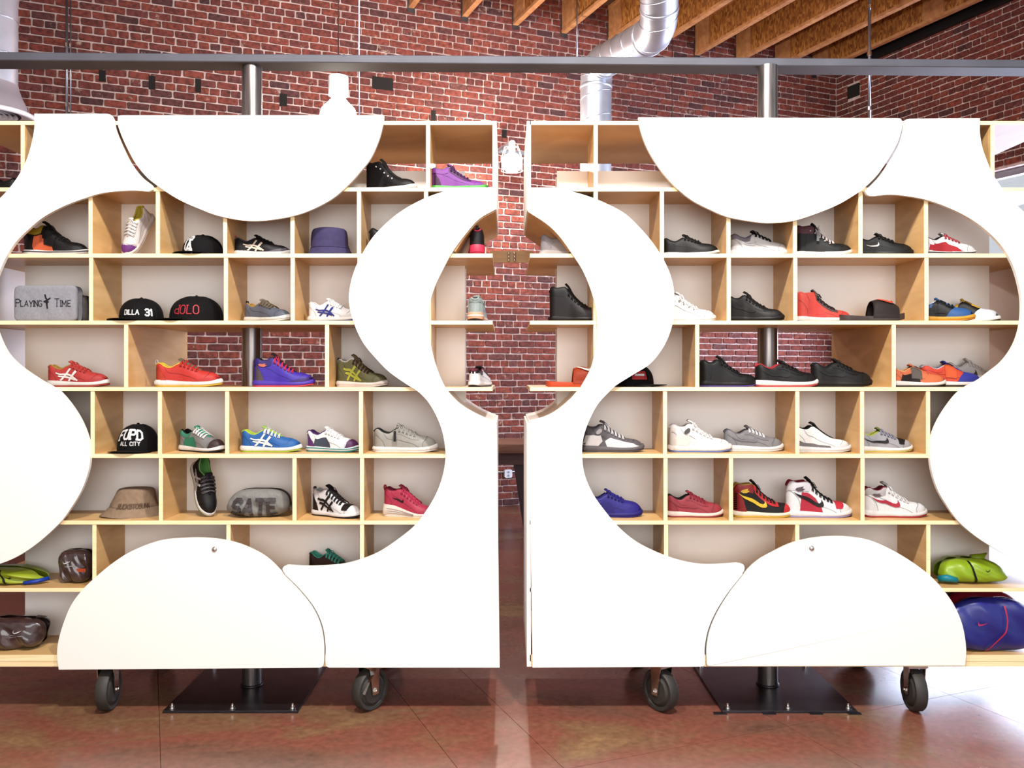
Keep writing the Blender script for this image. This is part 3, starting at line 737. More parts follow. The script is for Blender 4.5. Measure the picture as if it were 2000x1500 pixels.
def shoe_patch(bm, s, poly, off, sides=(-1, 1), step=.035):
    poly = [Vector(p) for p in poly]; n = len(poly)
    dense = []
    for i in range(n):
        a, b = poly[i], poly[(i+1) % n]; k = max(1, int((b-a).length/.04))
        dense += [a.lerp(b, j/k) for j in range(k)]
    n = len(dense); vs = list(dense)
    x0, x1 = min(p.x for p in dense), max(p.x for p in dense); y0, y1 = min(p.y for p in dense), max(p.y for p in dense)
    st = step*1.3
    gx = x0+st/2
    while gx < x1:
        gy = y0+st
        while gy < y1: vs.append(Vector((gx, gy))); gy += st*1.8
        gx += st
    r = delaunay_2d_cdt(vs, [(i, (i+1) % n) for i in range(n)], [], 1, 1e-5)
    co = np.array([tuple(v) for v in r[0]])
    for sd in sides:
        P = s.S(co[:, 0], co[:, 1], sd, off)
        V = [bm.verts.new(p) for p in P]
        for f in r[2]:
            try: bm.faces.new([V[i] for i in f])
            except Exception: pass
def shoe_ribbon(bm, s, pts, wd, off, sides=(-1, 1)):
    pts = catmull(pts, 5) if len(pts) > 2 else [tuple(np.array(pts[0])*(1-k/6)+np.array(pts[1])*k/6) for k in range(7)]
    poly = []; back = []
    for i, p in enumerate(pts):
        a = pts[max(0, i-1)]; b = pts[min(len(pts)-1, i+1)]; dx, dy = b[0]-a[0], (b[1]-a[1])*.3; l = math.hypot(dx, dy) or 1
        poly.append((p[0]-dy/l*wd, min(1, max(0, p[1]+dx/l*wd*3)))); back.append((p[0]+dy/l*wd, min(1, max(0, p[1]-dx/l*wd*3))))
    for sd in sides:
        A = s.S(*np.array(poly).T, sd, off); Bk = s.S(*np.array(back).T, sd, off)
        grid_mesh(bm, [A, Bk])
REG = {'toe_cap': [(.80, 0), (1, 0), (1, 1), (.87, 1), (.825, .6)],
       'mudguard': [(.60, 0), (1, 0), (1, 1), (.975, .95), (.90, .50), (.76, .30)],
       'heel_counter': [(0, 0), (.20, 0), (.15, .42), (.07, .78), (0, .82)],
       'eyestay': [(.31, .99), (.34, .74), (.48, .66), (.62, .58), (.73, .62), (.735, 1), (.70, 1), (.60, .995), (.45, .99)],
       'vamp': [(.72, .42), (.79, .34), (.84, .45), (.86, 1), (.72, 1)],
       'quarter_panel': [(.17, .0), (.52, .0), (.50, .30), (.42, .60), (.2, .66)],
       'ankle_panel': [(0, .70), (.16, .72), (.31, .68), (.34, .99), (.2, .99), (0, .99)],
       'side_panel': [(.10, .05), (.70, .05), (.60, .40), (.30, .58), (.12, .5)],
       'lower_overlay': [(0, 0), (.62, 0), (.60, .18), (.4, .14), (.15, .22), (0, .40)],
       'wing_back': [(.0, .02), (.26, .02), (.33, .25), (.30, .52), (.18, .62), (.06, .52)],
       'wing_front': [(.40, .02), (.93, .02), (.82, .50), (.62, .62), (.46, .55), (.37, .28)],
       'forefoot': [(.55, 0), (1, 0), (1, 1), (.70, 1), (.62, .55)]}
SWOOSH = [(.07, .66), (.16, .50), (.27, .37), (.38, .29), (.46, .27), (.515, .33), (.535, .45), (.525, .60), (.50, .72), (.495, .56), (.47, .46), (.42, .435), (.30, .48), (.18, .57)]
def logo(bm, s, kind, off, sds):
    if kind == 'swoosh': shoe_patch(bm, s, SWOOSH, off, sds)
    elif kind == 'small_swoosh': shoe_patch(bm, s, [(.30+(x-.3)*.5, .45+(y-.45)*.6) for x, y in SWOOSH], off, sds)
    elif kind == 'stripes':
        for p in ([(.26, .06), (.34, .42), (.42, .80)], [(.40, .04), (.46, .38), (.52, .74)], [(.18, .66), (.32, .50), (.46, .34), (.56, .12)], [(.22, .44), (.36, .28), (.52, .16)]):
            shoe_ribbon(bm, s, p, .018, off, sds)
    elif kind == 'emblem':
        shoe_patch(bm, s, [(.10, .74), (.14, .70), (.20, .70), (.25, .76), (.21, .80), (.23, .86), (.16, .84), (.12, .82)], off, sds)
    elif kind == 'disc_emblem':
        shoe_patch(bm, s, [(.27+.05*math.cos(a), .74+.12*math.sin(a)) for a in np.linspace(0, 2*PI, 14, endpoint=False)], off, sds)
def sneaker(label, px0, px1, row, typ='low', up=(200, 200, 200), sole=(245, 240, 235), out=None, lining=None, tongue=None, lace=None,
            patches=(), logos=(), dirn=1, yaw=None, y=.125, hs=.105, ts=.075, wid=.165, topk=1, L=None, loc=None, rot=None, tag_=None, tab=None, name='sneaker', strap=None, stripe=None, spring=.035, piping=None, group='shoes displayed on the shelves', zoff=0, wedge=None, bow=True, dots=None):
    dpt = DC+y; span = abs(px1-px0)/F*dpt
    if L is None: L = min(.31, max(.262, span))
    if yaw is None:
        c = min(1, (span-.004)/L); yaw = -math.acos(c)*.8 if c < .98 else 0.0
        if dirn < 0: yaw = -yaw
    if loc is None:
        x = XS((px0+px1)/2, dpt); z = (RZ[row+1]+HT) if row < 7 else ZB1
        loc = (x, y, z+zoff)
    if rot is None: rot = (0, 0, (0 if dirn > 0 else PI)+yaw)
    t = thing(name, label, 'shoe', loc, rot, group)
    s = Shoe(typ, L, hs, ts, wid, topk, spring)
    um = smat(up); lining = lining or up; tongue = tongue or up; lace = lace or up; out = out or sole
    n = 34; T = (1-np.cos(np.linspace(0, PI, n)))/2; Q = np.sin(np.linspace(0, PI/2, 9))
    bm = bmesh.new()
    for sd in (-1, 1):
        grid_mesh(bm, [s.S(np.full(9, tt), Q, sd) for tt in T])
    bmesh.ops.remove_doubles(bm, verts=bm.verts, dist=.0004)
    obj('upper', bm, um, t, True)
    # midsole
    def ring(k, zf, tt=T):
        a = [((x-.5)*L, -yy*L, zf(x)*L) for x, yy in zip(tt, s.w(tt)*k)]; b = [((x-.5)*L, yy*L, zf(x)*L) for x, yy in zip(tt[::-1], s.w(tt[::-1])*k)]
        return [((x*(1+(k-1)*.6)), yq, zq) for x, yq, zq in a+b[1:-1]]
    def loft(rings, name_, m):
        bm = bmesh.new(); V = [[bm.verts.new(p) for p in r_] for r_ in rings]; k = len(V[0])
        for a, b in zip(V, V[1:]):
            for i in range(k): bm.faces.new((a[i], a[(i+1) % k], b[(i+1) % k], b[i]))
        bm.faces.new(V[0]); bm.faces.new(V[-1])
        o = obj(name_, bm, m, t, False); autosmooth(o, 50); return o
    zb = lambda x: float(s.zb(x)); zs = lambda x: float(s.zs(x))
    mo = loft([ring(1.02, lambda x: zb(x)+.020), ring(1.10, lambda x: zb(x)+.034), ring(1.11, lambda x: (zb(x)+.03)*.4+zs(x)*.6), ring(1.045, lambda x: zs(x)+.004), ring(.95, lambda x: zs(x)+.006)], 'midsole', smat(sole, .5))
    loft([ring(.98, zb), ring(1.07, lambda x: zb(x)+.004), ring(1.08, lambda x: zb(x)+.024), ring(1.0, lambda x: zb(x)+.027)], 'outsole', smat(out, .6))
    if stripe:
        bm = bmesh.new(); ra = ring(1.118, lambda x: zb(x)*.35+.02+zs(x)*.42); rb = ring(1.118, lambda x: zb(x)*.35+.03+zs(x)*.52)
        k = len(ra); A = [bm.verts.new(p) for p in ra]; Bq = [bm.verts.new(p) for p in rb]
        for i in range(k): bm.faces.new((A[i], A[(i+1) % k], Bq[(i+1) % k], Bq[i]))
        obj('sole_stripe', bm, smat(stripe), mo, True)
    if wedge:
        for q in (.25, .45, .65):
            bm = bmesh.new(); tt = T[T < .62]; ra = [((x-.5)*L, -float(s.w(x))*1.115*L-.0005, (zb(x)+.02+(zs(x)-.02)*q)*L) for x in tt]
            tube(bm, ra, .0016, 5); obj('sole_groove', bm, smat(wedge), mo)
    # collar lining + insole
    tc = T[T <= s.tv+.01]
    bm = bmesh.new()
    for sd in (-1, 1):
        rows = []
        for x in tc:
            p = s.S(np.array([x]), np.array([1.]), sd)[0]; zi = (float(s.zs(x))+.03)*L
            rows.append([p, (p[0]*.985+.002*(x < .1), p[1]*.86, p[2]-.004), (p[0], p[1]*.9, max(zi, p[2]-.05)), (p[0], 0, max(zi, p[2]-.05)-.002)])
        grid_mesh(bm, rows)
    bmesh.ops.remove_doubles(bm, verts=bm.verts, dist=.0003)
    obj('lining', bm, smat(lining, .8), t, True)
    rim = [tuple(s.S(np.array([x]), np.array([1.]), -1)[0]) for x in tc[tc < .40]][::-1]+[tuple(s.S(np.array([x]), np.array([1.]), 1)[0]) for x in tc[tc < .40]][1:]
    bm = bmesh.new(); tube(bm, rim, .0042, 7, smooth=True); obj('collar', bm, smat(piping or lining, .8), t, True)
    # tongue
    tx, tz = s.e['tip']; tz *= s.topk; tz += (hs-.105)*.8
    cen = [(s.tv+.015, float(s.zt(s.tv+.015))-.006, .028), (s.tv-.08, float(s.zt(s.tv-.08))+.006, .044), (.50, float(s.zt(.50))+.014, .056), (.42, float(s.zt(.42))+.020, .064), ((tx+.40)/2+.012, (float(s.zt(.40))+tz)/2+.02, .070), (tx+.012, tz-.012, .070), (tx, tz, .060)]
    cen = catmull(cen, 3); rows = []
    for i, (x, z, wd) in enumerate(cen):
        a = cen[max(i-1, 0)]; b = cen[min(i+1, len(cen)-1)]; dx, dz = a[0]-b[0], a[1]-b[1]; l = math.hypot(dx, dz) or 1; nx, nz = -dz/l, dx/l
        if nz < 0 and nx < 0: nx, nz = -nx, -nz
        th = .034; row_ = []
        for k in range(12):
            a_ = 2*PI*k/12; yy = math.cos(a_)*wd; hh = math.sin(a_)*th*.6-(yy/wd)**2*.012
            row_.append((((x+nx*hh)-.5)*L, yy*L, (z+nz*hh)*L))
        rows.append(row_)
    bm = bmesh.new(); V = [[bm.verts.new(p) for p in r_] for r_ in rows]
    for a, b in zip(V, V[1:]):
        for k in range(12): bm.faces.new((a[k], a[(k+1) % 12], b[(k+1) % 12], b[k]))
    bm.faces.new(V[0]); bm.faces.new(V[-1]); obj('tongue', bm, smat(tongue, .8), t, True)
    # laces
    if lace != 'none':
        bm = bmesh.new(); nl = 6 if typ != 'low' else 5; t0 = .37 if typ != 'low' else .415
        for i in range(nl):
            x = t0+(s.tv-.03-t0)*i/(nl-1)
            for sg_ in (-1, 1):
                e = lambda dx, q, sd_, o_: tuple(s.S(np.array([x+dx]), np.array([q]), sd_, o_)[0])
                zc_ = float(s.zt(x))+.034
                pts = [e(-.010*sg_, .80, -1, .010), e(-.008*sg_, .93, -1, .014), ((x-.5)*L, 0, zc_*L), e(.008*sg_, .93, 1, .014), e(.010*sg_, .80, 1, .010)]
                tube(bm, catmull(pts, 3), .0026, 5, smooth=True)
        if bow:
            x = t0-.005; z0 = float(s.zt(x))+.034
            for sg_ in (-1, 1):
                loop = [(x, 0, z0), (x+.0, sg_*.035, z0+.014), (x+.03, sg_*.085, z0-.01), (x+.06, sg_*.10, z0-.07), (x+.05, sg_*.06, z0-.035), (x, 0, z0)]
                tube(bm, [((a-.5)*L, b*L, c*L) for a, b, c in catmull(loop, 4)], .0017, 5, smooth=True)
                end = [(x, 0, z0), (x+.045, sg_*.05, z0+.004), (x+.085, sg_*.085, z0-.075)]
                tube(bm, [((a-.5)*L, b*L, c*L) for a, b, c in catmull(end, 4)], .0015, 5, smooth=True)
        obj('laces', bm, smat(lace), t, True)
    off = .005
    bm = bmesh.new()
    for sd in (-1, 1):
        shoe_ribbon(bm, s, [(.16, .97), (.24, .62), (.40, .40), (.62, .30), (.73, .02)], .0045, .0035, (sd,))
        shoe_ribbon(bm, s, [(.795, .02), (.79, .40), (.83, .70), (.85, .99)], .0045, .0035, (sd,))
        shoe_ribbon(bm, s, [(.19, .02), (.15, .42), (.03, .70)], .0045, .0035, (sd,))
    tag(obj('stitching', bm, smat([c*.72+6 for c in up]), t, True), kind='stuff')
    for nm, col in patches:
        if nm in ('quarter_panel', 'side_panel', 'wing_back', 'wing_front', 'eyestay', 'lower_overlay'):
            for sd in (-1, 1):
                bm = bmesh.new(); shoe_patch(bm, s, REG[nm], off, (sd,)); obj(nm, bm, smat(col), t, True)
        else:
            bm = bmesh.new(); shoe_patch(bm, s, REG[nm], off)
            bmesh.ops.remove_doubles(bm, verts=bm.verts, dist=.004 if nm == 'vamp' else .0025)
            obj(nm, bm, smat(col), t, True)
        off += .0025
    for kind, col in logos:
        for sd in (-1, 1): bm = bmesh.new(); logo(bm, s, kind, off+.003, (sd,)); obj('side_mark' if 'emblem' not in kind else 'emblem', bm, smat(col, .5), t, True)
    s_keep = s
    if tab:
        bm = bmesh.new(); z1 = float(s.zt(.02))
        pts = [(.015, z1-.05), (-.012, z1+.02), (-.004, z1+.065), (.02, z1+.05), (.022, z1-.01)]
        for yy in (-.012, 0, .012): tube(bm, [((a-.5)*L, yy*L, b*L) for a, b in catmull(pts, 4)], .0028, 5, smooth=True)
        obj('pull_tab', bm, smat(tab), t, True)
    if strap:
        bm = bmesh.new()
        for sd in (-1, 1):
            grid_mesh(bm, [s.S(np.full(8, tt), np.linspace(.25, 1, 8), sd, .016) for tt in np.linspace(.36, .54, 6)])
        grid_mesh(bm, [[tuple(s.S(np.array([tt]), np.array([1.]), sd_, .02)[0]+np.array([0, 0, .016*L])) for sd_ in (-1, 1)] for tt in np.linspace(.36, .54, 6)])
        obj('strap', bm, smat(strap), t, True)
    if dots:
        bm = bmesh.new()
        for k in range(5):
            p = s.S(np.array([.26+.085*k]), np.array([.80-.03*k]), -1, .02)[0]; bmesh.ops.create_uvsphere(bm, u_segments=8, v_segments=6, radius=.0042, matrix=Matrix.Translation(p))
        obj('eyelets', bm, smat(dots), t, True)
    if tag_:
        p = s.S(np.array([.36]), np.array([.95]), -1, .06)[0]
        bm = bmesh.new(); box(bm, p[0]-.006, p[0]+.006, p[1]-.012, p[1]-.0105, p[2]-.062, p[2]-.012); tube(bm, [(p[0], p[1]-.011, p[2]-.012), (p[0]+.01, p[1]+.015, p[2]+.016)], .001, 4)
        obj('hang_tag', bm, smat(tag_, .3), t)
    return t

def lean(t, ax, az, xc, yc, zsurf):
    X_ = Vector(ax).normalized(); Z_ = Vector(az); Z_ = (Z_-X_*Z_.dot(X_)).normalized(); Y_ = Z_.cross(X_)
    M = Matrix((X_, Y_, Z_)).transposed(); t.rotation_euler = M.to_euler()
    lo = min((M @ v.co).z for c in t.children if c.type == 'MESH' for v in c.data.vertices)
    t.location = (xc, yc, zsurf-lo+.001)
K_, WH = (26, 23, 26), (248, 244, 240)
# row A
sneaker('black running shoe at the far left end of the top shelf', 38, -78, 0, 'low', (20, 18, 22), (60, 60, 64), lining=(10, 10, 10), patches=[('mudguard', (120, 124, 126))], dirn=-1, tab=(20, 18, 22), hs=.09, y=.3)
sneaker('black high-top with white eyelet dots and white sole on the top shelf', 716, 812, 0, 'high', (36, 30, 36), (232, 226, 220), lining=(30, 26, 30), lace='none', dots=(225, 222, 225), patches=[('ankle_panel', (30, 25, 30))], tab=(36, 30, 36), logos=[])
sneaker('purple mid-top with a bright green sole on the top shelf', 842, 950, 0, 'mid', (140, 66, 165), (92, 205, 90), out=(74, 62, 74), lining=(80, 170, 80), tongue=(120, 60, 140), lace=(72, 34, 80), topk=.9, patches=[('heel_counter', (74, 34, 74)), ('eyestay', (84, 40, 92)), ('ankle_panel', (140, 66, 165))], ts=.09, y=.12)
# row B
sneaker('black and yellow mid-top with orange panel and white sole, left end', 50, 172, 1, 'mid', (36, 28, 34), (240, 236, 234), out=(150, 70, 50), lining=(24, 20, 24), patches=[('quarter_panel', (236, 106, 62)), ('ankle_panel', (196, 164, 40)), ('heel_counter', (60, 40, 40))], strap=(40, 32, 40), tag_=(30, 24, 30), stripe=(80, 74, 84), lace=(36, 28, 34))
sneaker('dark purple running shoe with cream crossed stripes and orange heel tab', 460, 567, 1, 'low', (60, 48, 66), (216, 214, 214), lining=(90, 80, 96), tongue=(50, 38, 50), lace=(48, 34, 40), patches=[('mudguard', (96, 86, 100)), ('heel_counter', (60, 48, 66))], logos=[('stripes', (240, 222, 205))], tab=(238, 110, 76), topk=.92)
sneaker('dark shoe half hidden behind the left crescent panel, beside the navy hat', 722, 834, 1, 'mid', (40, 32, 44), (60, 50, 70), lining=(30, 25, 32), topk=1.02)
sneaker('black and crimson shoe seen from its heel, left of the gap, upper shelf', 900, 1000, 1, 'mid', (56, 32, 46), (222, 50, 86), out=(200, 40, 76), lining=(200, 50, 80), loc=(XS(931, 4.23), .16, RZ[2]+HT), rot=(0, 0, PI/2+.05), hs=.17, tab=(40, 26, 36), L=.27, topk=.82, wid=.155, patches=[('heel_counter', (62, 38, 50))], lace=(200, 50, 80))
sneaker('pale grey low shoe with gold laces behind the right crescent panel', 1056, 1168, 1, 'low', (186, 180, 186), (214, 208, 208), lining=(150, 145, 150), tongue=(150, 140, 140), lace=(150, 132, 80), topk=1.02, patches=[('quarter_panel', (196, 190, 194))])
sneaker('black knit low runner with white sole right of the right crescent', 1297, 1399, 1, 'low', (40, 34, 38), (244, 240, 236), out=(40, 34, 36), lining=(30, 25, 28), lace=(26, 22, 24), hs=.085, ts=.06, patches=[('mudguard', (30, 26, 28))])
sneaker('white low basketball shoe with grey mesh collar', 1426, 1539, 1, 'low', (238, 238, 240), (246, 244, 240), lining=(110, 100, 112), tongue=(60, 50, 56), lace=(40, 34, 40), topk=1.05, patches=[('ankle_panel', (150, 142, 156)), ('lower_overlay', (226, 228, 234))], logos=[('small_swoosh', (215, 215, 222))])
sneaker('black high-top with star-print ankle and a hanging tag', 1554, 1659, 1, 'high', (58, 56, 60), (246, 240, 234), out=(236, 200, 150), lining=(70, 34, 44), tongue=(40, 40, 48), lace=(230, 214, 216), patches=[('ankle_panel', (104, 56, 68)), ('toe_cap', (64, 60, 62)), ('quarter_panel', (66, 64, 66))], tag_=(120, 124, 130), logos=[], dots=(225, 210, 214))
sneaker('black training shoe with a white heel mark, upper right cell', 1672, 1776, 1, 'low', (48, 44, 46), (60, 56, 56), lining=(40, 36, 38), lace=(24, 20, 22), topk=1.02, patches=[('mudguard', (54, 50, 50))], logos=[('small_swoosh', (240, 232, 226))])
sneaker('white and red basketball shoe at the right end of its shelf', 1797, 1903, 1, 'low', (242, 238, 240), (244, 240, 238), out=(214, 60, 60), lining=(60, 30, 36), lace=(190, 60, 70), topk=1.02, patches=[('side_panel', (196, 36, 48)), ('quarter_panel', (190, 34, 46))], tab=(40, 30, 36), stripe=(50, 46, 52))
# row C
sneaker('slate grey low shoe with mustard lining and white sole', 478, 568, 2, 'low', (100, 104, 118), (226, 222, 216), lining=(186, 140, 60), tongue=(120, 110, 100), lace=(112, 92, 66), tab=(60, 54, 60), hs=.10, topk=.98)
sneaker('white low shoe with blue stripes and red cross stripe, beside the crescent', 602, 706, 2, 'low', (236, 230, 230), (238, 232, 228), out=(48, 58, 140), lining=(214, 208, 208), logos=[('stripes', (48, 58, 140))], lace=(250, 248, 246), patches=[('mudguard', (222, 214, 212))])
sneaker('mint grey runner with orange sole seen from its heel beside the gap', 900, 990, 2, 'low', (172, 184, 180), (240, 176, 138), out=(52, 48, 52), lining=(180, 190, 186), loc=(XS(932, 4.23), .16, RZ[3]+HT), rot=(0, 0, PI/2-.05), hs=.15, L=.27, wid=.165, patches=[('heel_counter', (186, 196, 192)), ('ankle_panel', (150, 162, 160))], stripe=(226, 232, 226))
sneaker('tall dark maroon and black high-top right of the gap', 1074, 1178, 2, 'high', (46, 16, 26), (40, 12, 20), lining=(16, 8, 12), topk=1.12, patches=[('ankle_panel', (14, 8, 12)), ('quarter_panel', (40, 16, 24))], lace=(14, 8, 12), tongue=(12, 8, 12), bow=False)
sneaker('all white mid sneaker right of the right crescent panel', 1286, 1395, 2, 'mid', (246, 244, 242), (250, 246, 242), lining=(236, 232, 230), topk=.95, patches=[('toe_cap', (240, 238, 236))], dots=(200, 198, 200))
sneaker('all black mid-top in the narrow cell beside the white sneaker', 1427, 1521, 2, 'mid', (50, 40, 42), (46, 38, 40), lining=(36, 28, 30), lace=(30, 24, 26), topk=1.0, patches=[('toe_cap', (58, 48, 50)), ('eyestay', (40, 32, 34))], logos=[('swoosh', (64, 56, 60))])
sneaker('bright red high-top with grey tongue and black laces', 1554, 1660, 2, 'high', (232, 78, 66), (248, 238, 232), lining=(226, 70, 60), tongue=(108, 96, 92), lace=(70, 30, 34), topk=.95, patches=[('eyestay', (96, 74, 74)), ('quarter_panel', (224, 70, 62))], piping=(236, 90, 76), y=.15)
sneaker('black and blue sport sandal shoe with yellow sole', 1795, 1888, 2, 'low', (34, 30, 38), (248, 178, 50), out=(240, 150, 40), lining=(230, 232, 240), tongue=(52, 96, 160), patches=[('forefoot', (50, 100, 168)), ('ankle_panel', (54, 100, 166))], strap=(46, 42, 46), lace=(46, 42, 46), bow=False, y=.09, topk=1.0)
sneaker('black and yellow strapped sport shoe with white toe behind the blue one', 1850, 1934, 2, 'low', (44, 36, 30), (244, 244, 244), out=(40, 36, 40), lining=(240, 226, 190), tongue=(240, 184, 40), patches=[('forefoot', (228, 232, 240)), ('ankle_panel', (244, 190, 46))], strap=(50, 46, 48), lace='none', y=.21, topk=1.05)
# row D
sneaker('red running shoe with white crossed stripes and white sole', 96, 211, 3, 'low', (204, 62, 60), (236, 232, 230), out=(190, 56, 56), lining=(180, 140, 60), logos=[('stripes', (244, 236, 232))], patches=[('mudguard', (192, 54, 54))], lace=(206, 64, 54))
sneaker('red running shoe with yellow heel sole in the open window cell', 301, 437, 3, 'low', (220, 58, 50), (244, 240, 236), out=(250, 200, 50), lining=(240, 206, 60), patches=[('mudguard', (210, 50, 46)), ('heel_counter', (214, 70, 50))], lace=(214, 50, 44), tongue=(110, 100, 80), tab=(200, 190, 186), L=.31)
sneaker('purple and black basketball shoe with red laces and red sole', 494, 615, 3, 'mid', (72, 46, 180), (88, 56, 190), out=(244, 74, 92), lining=(24, 20, 40), tongue=(26, 22, 44), lace=(226, 50, 90), patches=[('heel_counter', (92, 76, 84)), ('mudguard', (60, 38, 120)), ('ankle_panel', (50, 34, 120))], logos=[('emblem', (226, 120, 96))], topk=1.0, L=.285)
sneaker('olive green mid-top with white sole and yellow lettering', 659, 757, 3, 'mid', (108, 104, 66), (232, 218, 212), lining=(210, 200, 196), tongue=(84, 70, 46), lace=(76, 44, 30), topk=1.05, patches=[('lower_overlay', (100, 96, 60))], logos=[('stripes', (190, 190, 70))], tab=(80, 74, 50))
sneaker('small white shoe with a round tag seen from its heel beside the gap', 918, 955, 3, 'low', (240, 236, 236), (244, 240, 238), out=(30, 24, 26), lining=(110, 30, 52), loc=(XS(938, 4.23), .17, RZ[4]+HT), rot=(0, 0, PI/2-.25), L=.25, wid=.14, topk=.92, tongue=(60, 24, 36), lace=(90, 24, 44), patches=[('ankle_panel', (60, 30, 44))])
sneaker('black leather mid sneaker with violet outsole in the open window cell', 1366, 1476, 3, 'mid', (40, 34, 38), (44, 38, 42), out=(92, 76, 170), lining=(34, 28, 32), lace=(26, 22, 26), topk=.97, patches=[('eyestay', (30, 26, 30)), ('toe_cap', (48, 40, 44)), ('quarter_panel', (48, 42, 44))])
sneaker('black low sneaker with red lining and white and red sole', 1475, 1595, 3, 'low', (48, 38, 42), (250, 240, 238), out=(226, 70, 84), lining=(196, 48, 56), lace=(40, 30, 34), patches=[('toe_cap', (56, 44, 48)), ('eyestay', (40, 32, 36))], logos=[('swoosh', (62, 50, 56))], y=.12)
sneaker('all black low sneaker at the right of the three black shoes', 1584, 1700, 3, 'low', (52, 46, 48), (58, 50, 52), lining=(40, 36, 38), lace=(34, 28, 32), patches=[('toe_cap', (60, 54, 56)), ('eyestay', (42, 38, 40))], logos=[('swoosh', (66, 60, 62))], topk=1.08, y=.14)
sneaker('orange and yellow strapped shoe with dark grey strap, leftmost of the bright trio', 1733, 1846, 3, 'low', (244, 128, 84), (248, 244, 240), out=(40, 30, 34), lining=(250, 180, 120), patches=[('quarter_panel', (70, 30, 30)), ('forefoot', (246, 130, 80))], strap=(104, 94, 88), lace='none', y=.13, topk=.92, L=.27, wid=.15)
sneaker('orange and royal blue strapped shoe in the middle of the bright trio', 1795, 1916, 3, 'low', (240, 84, 56), (248, 246, 244), out=(36, 30, 36), lining=(226, 226, 236), tongue=(56, 66, 190), patches=[('forefoot', (62, 68, 180)), ('ankle_panel', (236, 76, 56))], strap=(244, 100, 50), lace='none', y=.19, topk=.98, L=.29, wid=.15)
sneaker('white shoe with a brown check mark behind the bright pair', 1846, 1950, 3, 'low', (240, 236, 234), (246, 244, 242), lining=(224, 216, 214), patches=[('toe_cap', (206, 200, 224))], logos=[('swoosh', (92, 76, 66))], lace=(244, 240, 236), y=.255, topk=1.2, zoff=.0, wid=.15)
# row E
sneaker('grey and white runner with green overlays', 350, 440, 4, 'low', (150, 148, 148), (244, 240, 238), out=(70, 60, 60), lining=(50, 44, 48), tongue=(46, 146, 112), lace=(246, 244, 242), patches=[('quarter_panel', (48, 140, 110)), ('ankle_panel', (66, 150, 122)), ('toe_cap', (76, 56, 56))], topk=1.04, L=.27)
sneaker('blue runner with lime lining and white crossed stripes', 473, 587, 4, 'low', (40, 106, 186), (244, 240, 234), out=(190, 220, 60), lining=(196, 226, 60), lace=(248, 246, 244), patches=[('mudguard', (46, 112, 190))], logos=[('stripes', (250, 248, 244))], tongue=(160, 206, 70))
sneaker('white runner with purple and teal overlays', 599, 702, 4, 'low', (244, 242, 242), (240, 238, 240), out=(46, 142, 138), lining=(84, 40, 110), tongue=(236, 236, 236), lace=(248, 246, 246), patches=[('quarter_panel', (70, 78, 96)), ('toe_cap', (92, 44, 96)), ('heel_counter', (104, 48, 118))], stripe=(50, 148, 142), topk=1.05)
sneaker('light grey skate shoe with white sole and black hang tag', 731, 853, 4, 'low', (174, 170, 162), (240, 234, 230), lining=(52, 46, 46), tongue=(166, 162, 154), lace=(176, 172, 164), tag_=(30, 26, 26), hs=.085, ts=.075, topk=1.06, patches=[('eyestay', (166, 162, 154))])
sneaker('dark grey basketball shoe with white side pods, right of the big crescent', 1136, 1255, 4, 'mid', (104, 98, 104), (110, 104, 108), out=(90, 84, 90), lining=(90, 84, 92), lace=(226, 222, 222), patches=[('wing_back', (230, 224, 224)), ('wing_front', (238, 234, 234))], logos=[('disc_emblem', (200, 190, 190))], topk=.90)
sneaker('white basketball shoe with pale blue outsole and round emblem', 1306, 1427, 4, 'mid', (250, 244, 240), (244, 236, 230), out=(122, 142, 214), lining=(220, 214, 214), lace=(246, 246, 246), patches=[('wing_back', (244, 234, 226)), ('wing_front', (250, 246, 246))], logos=[('disc_emblem', (90, 86, 84))], topk=.92, L=.295)
sneaker('grey low sneaker with white laces right of the white basketball shoe', 1414, 1527, 4, 'low', (146, 144, 148), (246, 242, 242), lining=(120, 114, 122), lace=(240, 238, 240), patches=[('toe_cap', (150, 150, 154)), ('eyestay', (138, 136, 142))], logos=[('swoosh', (132, 128, 136))], y=.17)
sneaker('white basketball shoe with jagged black lines', 1548, 1659, 4, 'mid', (248, 244, 242), (242, 238, 238), out=(240, 236, 236), lining=(40, 34, 36), tongue=(44, 38, 40), lace='none', logos=[], patches=[('mudguard', (236, 234, 236)), ('lower_overlay', (128, 120, 124))], topk=.92)
sneaker('silver and black low sneaker with yellow sole edge', 1672, 1779, 4, 'low', (184, 182, 188), (250, 246, 240), out=(242, 222, 110), lining=(200, 206, 80), tongue=(120, 140, 50), lace=(150, 146, 170), patches=[('vamp', (62, 44, 44)), ('toe_cap', (190, 188, 192))], logos=[('swoosh', (60, 46, 50))])
# row F
sneaker('white mid-top with black toe box, black tongue and pull loop', 612, 703, 5, 'mid', (236, 232, 234), (240, 236, 236), out=(70, 44, 60), lining=(200, 196, 200), tongue=(56, 36, 38), lace=(60, 40, 44), patches=[('vamp', (54, 34, 34)), ('heel_counter', (70, 44, 54))], logos=[('stripes', (60, 46, 52))], tab=(80, 70, 76), topk=.98, L=.27)
sneaker('crimson wedge sneaker with a ribbed white wedge sole', 750, 853, 5, 'mid', (196, 54, 84), (246, 236, 226), lining=(150, 30, 60), lace=(210, 50, 90), logos=[('small_swoosh', (60, 20, 40))], hs=.22, ts=.07, tab=(214, 50, 74), topk=.86, wedge=(190, 170, 160), patches=[('mudguard', (190, 50, 80))])
sneaker('royal blue low runner with a pale toe line, lower right of the crescent', 1141, 1252, 5, 'low', (44, 34, 140), (40, 32, 130), lining=(34, 26, 110), lace=(40, 30, 120), patches=[('mudguard', (48, 38, 150)), ('quarter_panel', (40, 30, 124))], topk=1.15, hs=.08)
